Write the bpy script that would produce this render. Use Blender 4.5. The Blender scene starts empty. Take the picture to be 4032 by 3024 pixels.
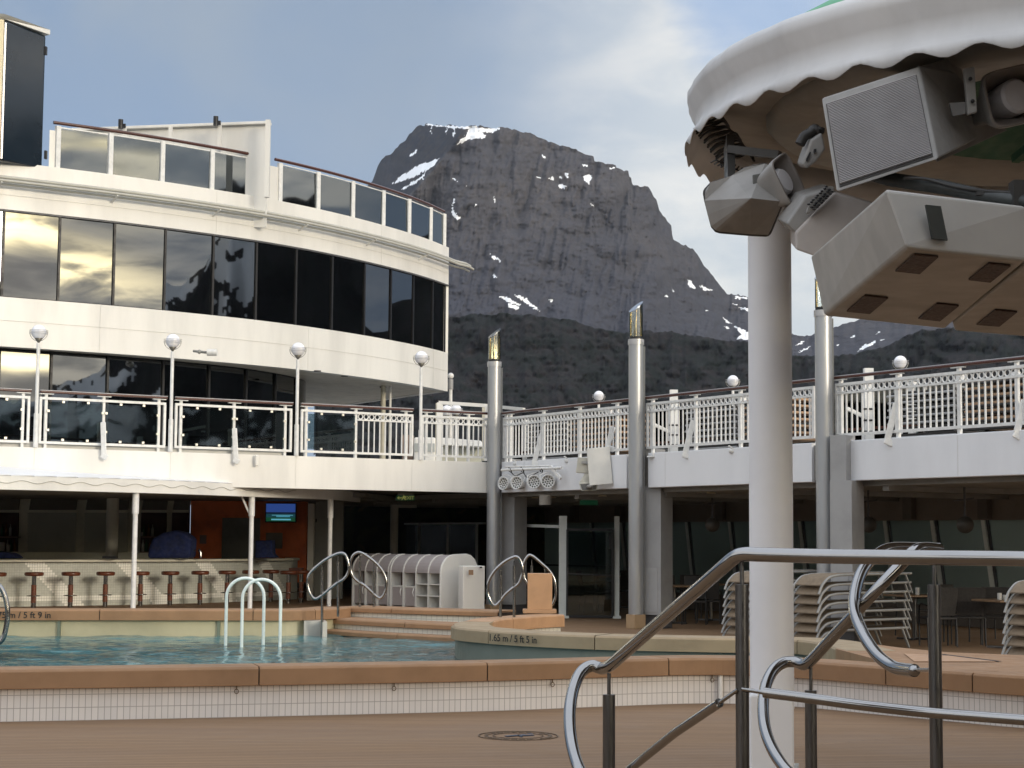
import bpy, math, random
import numpy as np
from mathutils import Vector, Matrix
random.seed(7)
R = math.radians
# ------------------------------------------------------------------ camera, world, sun, exposure
sc = bpy.context.scene
F = 7000.0; TH = math.atan(604 / F); RO = 0.0066; EYE = 1.65
fw = Vector((0, math.cos(TH), math.sin(TH))); up0 = Vector((0, -math.sin(TH), math.cos(TH))); rt0 = Vector((1, 0, 0))
cR = rt0 * math.cos(RO) + up0 * math.sin(RO); cU = -rt0 * math.sin(RO) + up0 * math.cos(RO)
O = Vector((0, 0, EYE))
cam = bpy.data.objects.new('camera', bpy.data.cameras.new('camera'))
sc.collection.objects.link(cam)
cam.matrix_world = Matrix(((cR.x, cU.x, -fw.x, 0), (cR.y, cU.y, -fw.y, 0), (cR.z, cU.z, -fw.z, EYE), (0, 0, 0, 1)))
cam.data.sensor_width = 36; cam.data.lens = 36 * F / 4032
cam.data.clip_start = 0.1; cam.data.clip_end = 30000
sc.camera = cam
def ray(x, y): return fw + cR * ((x - 2016) / F) - cU * ((y - 1512) / F)
def at(x, y, Y):                      # a point seen at (x, y), Y metres ahead
    d = ray(x, y); return O + d * (Y / d.y)
def on(x, y, z):                      # a point seen at (x, y) on the level z
    d = ray(x, y); return O + d * ((z - EYE) / d.z)
sc.view_settings.view_transform = 'Standard'; sc.view_settings.look = 'None'
sc.view_settings.exposure = 0.0; sc.view_settings.gamma = 1
sc.cycles.max_bounces = 8; sc.cycles.transparent_max_bounces = 16; sc.cycles.sample_clamp_indirect = 6
sc.cycles.use_denoising = True
SUN_AZ, SUN_EL = R(136), R(13)        # compass angle from +Y towards +X
sun = bpy.data.objects.new('sun', bpy.data.lights.new('sun', 'SUN')); sc.collection.objects.link(sun)
sun.data.energy = 1.3; sun.data.angle = R(11); sun.data.color = (1, .90, .76)
sd = Vector((math.sin(SUN_AZ) * math.cos(SUN_EL), math.cos(SUN_AZ) * math.cos(SUN_EL), math.sin(SUN_EL)))
sun.rotation_euler = sd.to_track_quat('Z', 'Y').to_euler(); sun.location = sd * 200

W = bpy.data.worlds.new('World'); sc.world = W; W.use_nodes = True
nt = W.node_tree; nt.nodes.clear()
class G:                              # tiny node helper
    def __init__(s, nt): s.nt = nt
    def n(s, t, **k):
        x = s.nt.nodes.new(t)
        for a, b in k.items(): setattr(x, a, b)
        return x
    def put(s, sock, v):
        if hasattr(v, 'is_linked') or hasattr(v, 'node'): s.nt.links.new(v, sock)
        elif v is not None:
            if isinstance(v, tuple) and len(v) == 3 and sock.type == 'RGBA': v = v + (1,)
            sock.default_value = v
    def m(s, op, a, b=None, c=None, clamp=False):
        x = s.n('ShaderNodeMath', operation=op, use_clamp=clamp)
        for i, v in enumerate((a, b, c)): 
            if v is not None: s.put(x.inputs[i], v)
        return x.outputs[0]
    def mix(s, f, a, b, blend='MIX'):
        x = s.n('ShaderNodeMix', data_type='RGBA', blend_type=blend)
        s.put(x.inputs[0], f); s.put(x.inputs[6], a); s.put(x.inputs[7], b); return x.outputs[2]
    def step(s, v, a, b, c=0., d=1.):
        x = s.n('ShaderNodeMapRange', interpolation_type='SMOOTHSTEP')
        for i, q in enumerate((v, a, b, c, d)): s.put(x.inputs[i], q)
        return x.outputs[0]
    def noise(s, vec, scale, detail=4, rough=.5, dist=0):
        x = s.n('ShaderNodeTexNoise'); s.put(x.inputs['Vector'], vec); x.inputs['Scale'].default_value = scale
        x.inputs['Detail'].default_value = detail; x.inputs['Roughness'].default_value = rough; x.inputs['Distortion'].default_value = dist
        return x.outputs[0]
    def mapv(s, vec, sc_=(1, 1, 1), rot=(0, 0, 0), loc=(0, 0, 0)):
        x = s.n('ShaderNodeMapping'); s.put(x.inputs[0], vec); x.inputs['Scale'].default_value = sc_
        x.inputs['Rotation'].default_value = rot; x.inputs['Location'].default_value = loc; return x.outputs[0]
g = G(nt)
tc = g.n('ShaderNodeTexCoord').outputs['Generated']
sep = g.n('ShaderNodeSeparateXYZ'); g.put(sep.inputs[0], tc)
az = g.m('ARCTAN2', sep.outputs[0], sep.outputs[1]); el = g.m('ARCSINE', sep.outputs[2])
cmb = g.n('ShaderNodeCombineXYZ'); g.put(cmb.inputs[0], az); g.put(cmb.inputs[1], el); ae = cmb.outputs[0]
sky = g.n('ShaderNodeTexSky', sky_type='NISHITA', sun_disc=False, sun_elevation=SUN_EL, sun_rotation=SUN_AZ)
skyc = g.mix(1.0, sky.outputs[0], (.115, .115, .115), 'MULTIPLY')
n1 = g.noise(g.mapv(ae, (1, 1.5, 1), (0, 0, R(-14))), 4.2, 7, .52, .35)
n2 = g.noise(g.mapv(ae, (1, 2.2, 1), (0, 0, R(-8)), (3, 1, 0)), 11, 6, .55, .2)
# clouds in front: blue grey veil to the left, a bright bank to the right of the mountain
veil = g.mix(g.step(n1, .34, .70), (.27, .37, .54), (.38, .44, .52))
lowb = g.step(el, .30, .10)
veil = g.mix(g.m('MULTIPLY', lowb, .5), veil, (.30, .42, .66))
wob = g.m('ADD', az, g.m('MULTIPLY', g.m('SUBTRACT', n1, .5), .07))
wob = g.m('ADD', wob, g.m('MULTIPLY', g.m('SUBTRACT', el, .2), -.10))
bank = g.m('MULTIPLY', g.step(wob, -.07, .10), g.step(wob, .85, .45))
white = g.mix(g.step(n2, .35, .68), (.68, .73, .78), (.95, .94, .91))
front = g.mix(bank, veil, white)
dxa = g.m('SUBTRACT', az, .138); dye = g.m('SUBTRACT', el, .305)
hole = g.m('ADD', g.m('POWER', g.m('DIVIDE', dxa, .048), 2.0), g.m('POWER', g.m('DIVIDE', dye, .052), 2.0))
hole = g.step(g.m('ADD', hole, g.m('MULTIPLY', g.m('SUBTRACT', n2, .5), 1.6)), 1.6, .2)
front = g.mix(g.m('MULTIPLY', hole, .8), front, (.36, .52, .80))
# clouds behind: dark grey banks with yellow evening light between them
n3 = g.noise(g.mapv(ae, (1, 4.5, 1), (0, 0, R(9)), (7, 2, 0)), 5.5, 7, .5, .5)
grey = g.mix(g.step(n3, .35, .7), (1.0, 1.08, 1.2), (2.5, 2.35, 2.15))
n4 = g.noise(g.mapv(ae, (1, 3.6, 1), (0, 0, R(-10)), (1, 4, 0)), 17, 6, .55, .5)
grey = g.mix(g.step(n4, .34, .68), grey, g.mix(.5, (2.6, 2.4, 2.1), grey))
grey = g.mix(g.step(n4, .60, .32), grey, (.62, .70, .85))
def gauss(v, w): return g.m('POWER', 2.718, g.m('MULTIPLY', g.m('POWER', g.m('DIVIDE', v, w), 2.0), -1.0))
s_el = g.m('SUBTRACT', g.m('SUBTRACT', el, R(9.5)), g.m('MULTIPLY', g.m('SUBTRACT', az, R(130)), .14))
s_el = g.m('ADD', s_el, g.m('MULTIPLY', g.m('SUBTRACT', n4, .5), .05))
g1 = g.m('MULTIPLY', g.m('MULTIPLY', gauss(s_el, R(.62)), g.step(az, R(110), R(124))), g.step(n4, .40, .62, .5, 4.0))
spot = g.m('MULTIPLY', g.m('MULTIPLY', gauss(g.m('SUBTRACT', az, R(131.5)), R(1.6)), gauss(g.m('SUBTRACT', el, R(9.4)), R(.8))), 9)
e2 = g.m('ADD', g.m('SUBTRACT', el, R(5.85)), g.m('MULTIPLY', g.m('SUBTRACT', n4, .5), .012))
g2 = g.m('MULTIPLY', g.m('MULTIPLY', gauss(e2, R(.28)), g.step(az, R(120), R(129))), 6.5)
g3 = g.m('MULTIPLY', g.m('MULTIPLY', gauss(g.m('SUBTRACT', az, SUN_AZ), .35), gauss(g.m('SUBTRACT', el, R(16)), R(6))), g.step(n3, .45, .65, 0, 3.5))
gl = g.m('MULTIPLY', g.m('ADD', g.m('ADD', g1, g2), g.m('ADD', spot, g3)), 3.6)
glc = g.mix(1.0, (1.0, .80, .42), gl, 'MULTIPLY')
back = g.mix(1.0, grey, glc, 'ADD')
bk = g.step(g.m('ABSOLUTE', az), 1.0, 1.5)
cl = g.mix(bk, front, back)
over = g.step(el, .36, .8)
cl = g.mix(over, cl, (1.45, 1.55, 1.72))
cl = g.mix(.85, skyc, cl)
bg = g.n('ShaderNodeBackground'); g.put(bg.inputs[0], cl); bg.inputs[1].default_value = 1.0
wo = g.n('ShaderNodeOutputWorld'); nt.links.new(bg.outputs[0], wo.inputs[0])

# ------------------------------------------------------------------ helpers
COL = sc.collection
def V(*a): return Vector(a[0]) if len(a) == 1 else Vector(a)
def wl(o):
    l = Vector((0, 0, 0))
    while o: l += o.location; o = o.parent
    return l
class MB:
    def __init__(s): s.v = []; s.f = []; s.sm = []; s.uv = []; s.mi = []; s.cm = 0
    def add(s, vs, fs, smooth=False, uvs=None):
        b = len(s.v); s.v += [tuple(p) for p in vs]
        for k, f_ in enumerate(fs):
            s.f.append([b + i for i in f_]); s.sm.append(smooth); s.mi.append(s.cm)
            s.uv.append(uvs[k] if uvs else None)
        return s
    def para(s, o, a, b, c):
        o, a, b, c = map(Vector, (o, a, b, c))
        vs = [o, o + a, o + a + b, o + b, o + c, o + a + c, o + a + b + c, o + b + c]
        fs = [(0, 3, 2, 1), (4, 5, 6, 7), (0, 1, 5, 4), (1, 2, 6, 5), (2, 3, 7, 6), (3, 0, 4, 7)]
        if a.cross(b).dot(c) < 0: fs = [f_[::-1] for f_ in fs]
        return s.add(vs, fs)
    def box(s, c, d, rz=0):
        c = Vector(c); M = Matrix.Rotation(rz, 3, 'Z')
        a, b, e = M @ Vector((d[0], 0, 0)), M @ Vector((0, d[1], 0)), Vector((0, 0, d[2]))
        return s.para(c - (a + b + e) / 2, a, b, e)
    def bar(s, p, q, w, h, up=(0, 0, 1)):
        p, q = Vector(p), Vector(q); d = q - p; x = d.cross(Vector(up)).normalized() * w
        y = x.cross(d).normalized() * h
        return s.para(p - x / 2 - y / 2, d, x, y)
    def tube(s, pts, r, n=10, closed=False, caps=True):
        pts = [Vector(p) for p in pts]; N = len(pts); rr = r if isinstance(r, (list, tuple)) else [r] * N
        t0 = (pts[1] - pts[0]).normalized(); a = t0.orthogonal().normalized(); vs = []
        for i in range(N):
            if closed: t = (pts[(i + 1) % N] - pts[i - 1])
            else: t = pts[min(i + 1, N - 1)] - pts[max(i - 1, 0)]
            t = t.normalized(); a = (a - t * a.dot(t)).normalized(); b = t.cross(a)
            for k in range(n):
                w = 2 * math.pi * k / n; vs.append(pts[i] + (a * math.cos(w) + b * math.sin(w)) * rr[i])
        fs = []
        for i in range(N if closed else N - 1):
            j = (i + 1) % N
            for k in range(n): fs.append((i * n + k, i * n + (k + 1) % n, j * n + (k + 1) % n, j * n + k))
        s.add(vs, fs, True)
        if caps and not closed:
            s.add(vs[:n], [tuple(range(n))[::-1]]); s.add(vs[-n:], [tuple(range(n))])
        return s
    def lathe(s, prof, c=(0, 0, 0), n=24, smooth=True, M=None):
        c = Vector(c); vs = []
        for r, z in prof:
            for k in range(n):
                w = 2 * math.pi * k / n; p = Vector((r * math.cos(w), r * math.sin(w), z))
                vs.append((M @ p if M else p) + c)
        fs = []
        for i in range(len(prof) - 1):
            for k in range(n): fs.append((i * n + k, i * n + (k + 1) % n, (i + 1) * n + (k + 1) % n, (i + 1) * n + k))
        return s.add(vs, fs, smooth)
    def cyl(s, c, r, h, n=24, M=None):
        c = Vector(c)
        s.lathe([(r, 0), (r, h)], c, n, True, M)
        s.lathe([(0.0001, 0), (r, 0)], c, n, False, M); s.lathe([(r, h), (0.0001, h)], c, n, False, M)
        return s
    def ball(s, c, r, n=20, sz=1):
        return s.lathe([(max(1e-4, r * math.sin(math.pi * i / n)), -r * sz * math.cos(math.pi * i / n)) for i in range(n + 1)], c, n)
    def sweep(s, path, prof, closed=False, smooth=False, caps=True):
        P = [Vector((p[0], p[1])) for p in path]; N = len(P); K = len(prof); vs = []; L = [0]
        for i in range(1, N): L.append(L[-1] + (P[i] - P[i - 1]).length)
        for i in range(N):
            t = (P[(i + 1) % N] - P[i - 1]) if closed else (P[min(i + 1, N - 1)] - P[max(i - 1, 0)])
            t.normalize(); nrm = Vector((-t.y, t.x))
            for o_, z in prof: vs.append((P[i].x + nrm.x * o_, P[i].y + nrm.y * o_, z))
        fs = []; uvs = []; pl = [0]
        for k in range(K): pl.append(pl[-1] + math.hypot(prof[(k + 1) % K][0] - prof[k][0], prof[(k + 1) % K][1] - prof[k][1]))
        for i in range(N if closed else N - 1):
            j = (i + 1) % N
            for k in range(K):
                k2 = (k + 1) % K
                fs.append((i * K + k, i * K + k2, j * K + k2, j * K + k))
                u1 = L[j] if j else L[-1] + (P[0] - P[-1]).length
                z0, z1 = prof[k][1], prof[k2][1]
                if abs(z0 - z1) < 1e-4: z0, z1 = prof[k][0], prof[k2][0]
                uvs.append(((L[i], z0), (L[i], z1), (u1, z1), (u1, z0)))
        s.add(vs, fs, smooth, uvs)
        if caps and not closed:
            s.add(vs[:K], [tuple(range(K))]); s.add(vs[-K:], [tuple(range(K))[::-1]])
        return s
    def prism(s, poly, z0, z1):
        n = len(poly); vs = [(p[0], p[1], z0) for p in poly] + [(p[0], p[1], z1) for p in poly]
        ar = sum(poly[i][0] * poly[(i + 1) % n][1] - poly[(i + 1) % n][0] * poly[i][1] for i in range(n))
        fs = [tuple(range(n))[::-1], tuple(range(n, 2 * n))] + [(i, (i + 1) % n, n + (i + 1) % n, n + i) for i in range(n)]
        if ar < 0: fs = [f_[::-1] for f_ in fs]
        return s.add(vs, fs)
    def slab(s, poly, d):                 # a 3D polygon given thickness d (vector)
        poly = [Vector(p) for p in poly]; d = Vector(d); n = len(poly)
        vs = poly + [p + d for p in poly]
        nn = Vector((0, 0, 0))
        for i in range(n): nn += poly[i].cross(poly[(i + 1) % n])
        fs = [tuple(range(n))[::-1], tuple(range(n, 2 * n))] + [(i, (i + 1) % n, n + (i + 1) % n, n + i) for i in range(n)]
        if nn.dot(d) < 0: fs = [f_[::-1] for f_ in fs]
        return s.add(vs, fs)
    def build(s, name, mat, parent=None, bevel=0, seg=2, kind=None, label=None, cat=None, group=None):
        me = bpy.data.meshes.new(name)
        if parent is not None: off = wl(parent)
        else:
            xs = [p[0] for p in s.v]; ys = [p[1] for p in s.v]; zs = [p[2] for p in s.v]
            off = Vector(((min(xs) + max(xs)) / 2, (min(ys) + max(ys)) / 2, min(zs)))
        me.from_pydata([(p[0] - off.x, p[1] - off.y, p[2] - off.z) for p in s.v], [], s.f)
        me.polygons.foreach_set('use_smooth', s.sm); me.polygons.foreach_set('material_index', s.mi)
        if any(u for u in s.uv):
            ul = me.uv_layers.new(name='UVMap'); i = 0
            for k, f_ in enumerate(s.f):
                for q in range(len(f_)):
                    if s.uv[k]: ul.data[i].uv = s.uv[k][q]
                    i += 1
        for m_ in (mat if isinstance(mat, (list, tuple)) else [mat]): me.materials.append(m_)
        o = bpy.data.objects.new(name, me); COL.objects.link(o)
        if parent is not None: o.parent = parent
        else: o.location = off
        if bevel:
            b = o.modifiers.new('bevel', 'BEVEL'); b.width = bevel; b.segments = seg; b.limit_method = 'ANGLE'; b.angle_limit = R(40); b.harden_normals = False
        if kind: o['kind'] = kind
        if label: o['label'] = label
        if cat: o['category'] = cat
        if group: o['group'] = group
        return o
def thing(name, label, cat, loc=(0, 0, 0), group=None):
    o = bpy.data.objects.new(name, None); COL.objects.link(o); o.location = loc; o.empty_display_size = .1
    o['label'] = label; o['category'] = cat
    if group: o['group'] = group
    return o
KIDS = {}
def copy_tree(o, parent=None):
    c = o.copy(); COL.objects.link(c)
    if parent: c.parent = parent
    for ch in [x for x in bpy.data.objects if x.parent == o]: copy_tree(ch, c)
    return c
def dup(o, loc, rz=0, label=None):
    c = copy_tree(o); c.location = loc; c.rotation_euler = (0, 0, rz)
    if label: c['label'] = label
    return c
def smooth(pts, k=8, closed=False):
    P = [Vector(p) for p in pts]; n = len(P); out = []
    rng = range(n) if closed else range(n - 1)
    for i in rng:
        p1, p2 = P[i], P[(i + 1) % n]
        p0 = P[i - 1] if (closed or i > 0) else p1 * 2 - p2
        p3 = P[(i + 2) % n] if (closed or i + 2 < n) else p2 * 2 - p1
        for q in range(k):
            t = q / k
            out.append(.5 * ((2 * p1) + (p2 - p0) * t + (2 * p0 - 5 * p1 + 4 * p2 - p3) * t * t + (3 * p1 - p0 - 3 * p2 + p3) * t ** 3))
    if not closed: out.append(P[-1])
    return out
def arc_cut(path, s0, s1):                # piece of a polyline between two lengths
    L = [0]
    for i in range(1, len(path)): L.append(L[-1] + (path[i] - path[i - 1]).length)
    def pt(s_):
        s_ = max(0, min(L[-1], s_))
        for i in range(1, len(L)):
            if s_ <= L[i] + 1e-9: return path[i - 1].lerp(path[i], (s_ - L[i - 1]) / max(1e-9, L[i] - L[i - 1]))
        return path[-1]
    return [pt(s0)] + [path[i] for i in range(len(L)) if s0 + 1e-3 < L[i] < s1 - 1e-3] + [pt(s1)]
def plen(path): return sum((path[i] - path[i - 1]).length for i in range(1, len(path)))
def s_at_px(path, x):                     # length along a plan path where it passes the picture column x
    k = (x - 2016) / F; s_ = 0
    for i in range(1, len(path)):
        a = path[i - 1].x - k * path[i - 1].y * 1.0; b = path[i].x - k * path[i].y
        if a * b <= 0 and a != b: return s_ + (path[i] - path[i - 1]).length * a / (a - b)
        s_ += (path[i] - path[i - 1]).length
    return s_
V2 = lambda x, y: Vector((x, y))

# ------------------------------------------------------------------ materials
MT = {}
def mat(name, col, rough=.5, metal=0, spec=.5, var=.06, vscale=3, bump=0, bscale=60, emit=None, es=1, alpha=None, trans=0, col2=None, coat=0, stretch=(1, 1, 1)):
    if name in MT: return MT[name]
    m_ = bpy.data.materials.new(name); m_.use_nodes = True; t = m_.node_tree; q = G(t)
    b = t.nodes['Principled BSDF']; oc = q.n('ShaderNodeTexCoord').outputs['Object']
    vec = q.mapv(oc, stretch)
    if var:
        nz = q.noise(vec, vscale, 5, .6)
        c2 = col2 or tuple(c * (1 - 2.2 * var) for c in col)
        q.put(b.inputs['Base Color'], q.mix(q.step(nz, .35, .75), col, c2))
        rz = q.noise(vec, vscale * 2.7, 3)
        q.put(b.inputs['Roughness'], q.step(rz, .3, .7, max(0, rough * .85), min(1, rough * 1.2)))
    else:
        b.inputs['Base Color'].default_value = col + (1,); b.inputs['Roughness'].default_value = rough
    b.inputs['Metallic'].default_value = metal; b.inputs['Specular IOR Level'].default_value = spec
    b.inputs['Coat Weight'].default_value = coat
    if bump:
        bn = q.n('ShaderNodeBump'); bn.inputs['Strength'].default_value = bump; bn.inputs['Distance'].default_value = .01
        q.put(bn.inputs['Height'], q.noise(vec, bscale, 4)); q.put(b.inputs['Normal'], bn.outputs[0])
    if emit: b.inputs['Emission Color'].default_value = emit + (1,); b.inputs['Emission Strength'].default_value = es
    MT[name] = m_; return m_
def glass(name, tint, gloss=.25, rough=.02, gcol=(.9, .95, .95)):
    if name in MT: return MT[name]
    m_ = bpy.data.materials.new(name); m_.use_nodes = True; t = m_.node_tree; q = G(t); t.nodes.clear()
    tr = q.n('ShaderNodeBsdfTransparent'); tr.inputs[0].default_value = tint + (1,)
    gl_ = q.n('ShaderNodeBsdfGlossy'); gl_.inputs[0].default_value = gcol + (1,); gl_.inputs['Roughness'].default_value = rough
    fr = q.n('ShaderNodeFresnel'); fr.inputs[0].default_value = 1.5
    f_ = q.m('ADD', fr.outputs[0], gloss, clamp=True)
    mx = q.n('ShaderNodeMixShader'); q.put(mx.inputs[0], f_); t.links.new(tr.outputs[0], mx.inputs[1]); t.links.new(gl_.outputs[0], mx.inputs[2])
    o_ = q.n('ShaderNodeOutputMaterial'); t.links.new(mx.outputs[0], o_.inputs[0]); MT[name] = m_; return m_
WHITE = mat('white_paint', (.78, .765, .72), .35, var=.075, vscale=1.1, stretch=(1, 1, .18), bump=.05, bscale=2)
WHITEC = mat('sky_tinted_white_paint', (.76, .77, .79), .38, var=.05, vscale=.8, stretch=(1, 1, .35), bump=.05, bscale=2)  # same white with bluish sky light tinted into its colour
WHITER = mat('railing_white', (.76, .76, .74), .35, var=.08, vscale=9)
CREAM = mat('cream_paint', (.55, .52, .42), .5, var=.08)
GREY = mat('grey_panel', (.33, .33, .33), .45, var=.06)
DGREY = mat('dark_grey', (.08, .08, .085), .5, var=.1)
CEIL = mat('ceiling_grey', (.30, .29, .27), .6, var=.08)
CEILD = mat('dim_ceiling', (.25, .24, .22), .6, var=.1)
BLACK = mat('black_plastic', (.012, .012, .014), .45, var=.2)
STEEL = mat('polished_steel', (.34, .335, .33), .14, 1, var=.03, vscale=8)
BSTEEL = mat('brushed_steel_post', (.17, .168, .165), .33, 1, var=.1, vscale=14, stretch=(6, 6, .5))
SILVER = mat('silver_paint', (.42, .43, .44), .33, .55, var=.06, vscale=2, stretch=(1, 1, .3), bump=.1, bscale=120)
SILVERD = mat('silver_channel', (.16, .165, .17), .4, .5, var=.06)
BRASS = mat('brass', (.60, .47, .24), .18, 1, var=.04)
MAHOG = mat('mahogany_rail', (.085, .022, .012), .28, var=.3, vscale=30, stretch=(1, 1, 8), coat=.4)
WOODST = mat('stool_wood', (.17, .05, .022), .3, var=.2, vscale=20, coat=.3)
ORANGE = mat('orange_wall', (.72, .17, .05), .6, var=.15, vscale=2)
BLUE = mat('blue_cover', (.008, .018, .085), .8, var=.25, vscale=6, bump=.5, bscale=8)
COPE = mat('tan_coping', (.32, .19, .105), .62, spec=.2, var=.09, vscale=2.4, bump=.15, bscale=220)
STEPW = mat('step_white', (.66, .63, .56), .5, var=.08, vscale=8)
BEIGE = mat('beige_fabric', (.22, .165, .11), .85, var=.12, vscale=12, bump=.3, bscale=150)
TANF = mat('orange_beige_fabric', (.42, .27, .165), .85, var=.1, vscale=8)
LFRAME = mat('lounger_frame', (.27, .27, .26), .4, var=.08)
DCHAIR = mat('dark_chair_weave', (.035, .032, .03), .7, var=.2, vscale=30)
TABLET = mat('table_wood', (.22, .14, .08), .35, var=.15, vscale=12)
SPK = mat('speaker_paint', (.255, .245, .23), .55, var=.1, vscale=4, bump=.1, bscale=90)
SPKD = mat('speaker_inside', (.10, .095, .085), .7, var=.1)
LADDER = mat('ladder_white', (.74, .82, .78), .3, var=.04)
GLOBE = mat('opal_globe', (.86, .86, .90), .25, var=.02, coat=.3)
TWIN = mat('tower_mirror_glass', (.135, .14, .142), .012, 1, var=0)
BLKG = mat('dark_panel_glass', (.012, .02, .03), .08, var=.1, vscale=1, spec=.6)
TPANE = glass('parapet_glass', (.16, .18, .19), .12)
BPANE = glass('balustrade_glass', (.50, .56, .55), .02)
WPANE = glass('lower_window_glass', (.7, .75, .73), .08, .3, (.54, .58, .56))
CGLASS = glass('clear_lamp_glass', (.92, .95, .93), .06)
RUST = mat('brown_vent', (.085, .055, .045), .7, var=.25, vscale=18, bump=.4, bscale=90)
GREENC = mat('green_canvas', (.10, .34, .19), .7, var=.08)
DGREENC = mat('dark_green_canvas', (.03, .10, .06), .8, var=.1)
CANV = mat('canopy_canvas', (.60, .60, .60), .75, var=.09, vscale=1.6, stretch=(1, 1, .4), bump=.04, bscale=9)
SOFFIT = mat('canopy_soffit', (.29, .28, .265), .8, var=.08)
CABLE = mat('black_cable', (.02, .018, .016), .6, var=.2)
INK = mat('black_lettering', (.02, .018, .016), .7, var=0)

def deck_material():
    m_ = bpy.data.materials.new('deck_planks'); m_.use_nodes = True; t = m_.node_tree; q = G(t); b = t.nodes['Principled BSDF']
    oc = q.n('ShaderNodeTexCoord').outputs['Object']; rv = q.mapv(oc, (1, 1, 1), (0, 0, R(1.5)))
    sp = q.n('ShaderNodeSeparateXYZ'); q.put(sp.inputs[0], rv)
    y = q.m('DIVIDE', sp.outputs[1], .095); fr = q.m('FRACT', y); idx = q.m('FLOOR', y)
    wn = q.n('ShaderNodeTexWhiteNoise', noise_dimensions='1D'); q.put(wn.inputs['W'], idx)
    big = q.noise(oc, .55, 5, .6); fine = q.noise(q.mapv(oc, (2.5, 45, 1)), 3, 5, .7)
    c = q.mix(big, (.225, .138, .075), (.31, .20, .115))
    c = q.mix(q.m('MULTIPLY', wn.outputs[0], .35), c, (.17, .105, .065))
    c = q.mix(q.m('MULTIPLY', q.step(fine, .45, .8), .5), c, (.14, .088, .056))
    seam = q.m('ADD', q.step(fr, .10, .02), q.step(fr, .9, .98), clamp=True)
    c = q.mix(q.m('MULTIPLY', seam, .8), c, (.05, .033, .024))
    dirt = q.noise(oc, 6, 6, .75)
    c = q.mix(q.m('MULTIPLY', q.step(dirt, .64, .8), .35), c, (.42, .35, .28))
    q.put(b.inputs['Base Color'], c); b.inputs['Specular IOR Level'].default_value = .18; q.put(b.inputs['Roughness'], q.step(big, .3, .7, .55, .8))
    bn = q.n('ShaderNodeBump'); bn.inputs['Strength'].default_value = .4; bn.inputs['Distance'].default_value = .004
    q.put(bn.inputs['Height'], q.m('SUBTRACT', fine, seam)); q.put(b.inputs['Normal'], bn.outputs[0]); return m_
DECK = deck_material()
def tile_material(name, c1, c2, grout, w, h, mortar=.06, off=0):
    m_ = bpy.data.materials.new(name); m_.use_nodes = True; t = m_.node_tree; q = G(t); b = t.nodes['Principled BSDF']
    uv = q.n('ShaderNodeTexCoord').outputs['UV']
    br = q.n('ShaderNodeTexBrick'); br.offset = off; br.squash = 1
    q.put(br.inputs['Vector'], uv); br.inputs['Scale'].default_value = 1; br.inputs['Brick Width'].default_value = w; br.inputs['Row Height'].default_value = h
    br.inputs['Mortar Size'].default_value = min(w, h) * mortar; br.inputs['Mortar Smooth'].default_value = .1
    br.inputs['Color1'].default_value = c1 + (1,); br.inputs['Color2'].default_value = c2 + (1,); br.inputs['Mortar'].default_value = grout + (1,)
    nz = q.noise(q.n('ShaderNodeTexCoord').outputs['Object'], 1.7, 5, .7)
    q.put(b.inputs['Base Color'], q.mix(q.m('MULTIPLY', q.step(nz, .45, .8), .25), br.outputs[0], tuple(c * .75 for c in c1)))
    b.inputs['Roughness'].default_value = .3
    bn = q.n('ShaderNodeBump'); bn.inputs['Strength'].default_value = .5; bn.inputs['Distance'].default_value = .003; bn.invert = True
    q.put(bn.inputs['Height'], br.outputs[1]); q.put(b.inputs['Normal'], bn.outputs[0]); return m_
TILE = tile_material('white_pool_tile', (.76, .72, .68), (.70, .67, .64), (.40, .37, .34), .056, .115)
TILES = tile_material('small_white_tile', (.66, .65, .58), (.62, .62, .56), (.45, .44, .40), .1, .1)
PCOPE = mat('pale_coping', (.34, .26, .165), .62, spec=.2, var=.09, vscale=2.4, bump=.15, bscale=220)
def water_material():
    m_ = bpy.data.materials.new('pool_water'); m_.use_nodes = True; t = m_.node_tree; q = G(t); b = t.nodes['Principled BSDF']
    oc = q.n('ShaderNodeTexCoord').outputs['Object']
    n_ = q.noise(q.mapv(oc, (1, 2.2, 1)), 2.2, 5, .65, 1.2); n2_ = q.noise(q.mapv(oc, (1, 1.3, 1)), 9, 3, .6, .8)
    big = q.noise(oc, .35, 3)
    q.put(b.inputs['Base Color'], q.mix(q.step(q.m('ADD', q.m('MULTIPLY', n_, .6), q.m('MULTIPLY', big, .5)), .42, .66), (.018, .075, .085), (.055, .19, .21)))
    b.inputs['Roughness'].default_value = .04; b.inputs['IOR'].default_value = 1.33
    bn = q.n('ShaderNodeBump'); bn.inputs['Strength'].default_value = .5; bn.inputs['Distance'].default_value = .02
    q.put(bn.inputs['Height'], q.m('ADD', n_, q.m('MULTIPLY', n2_, .35))); q.put(b.inputs['Normal'], bn.outputs[0]); return m_
WATER = water_material()

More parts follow.
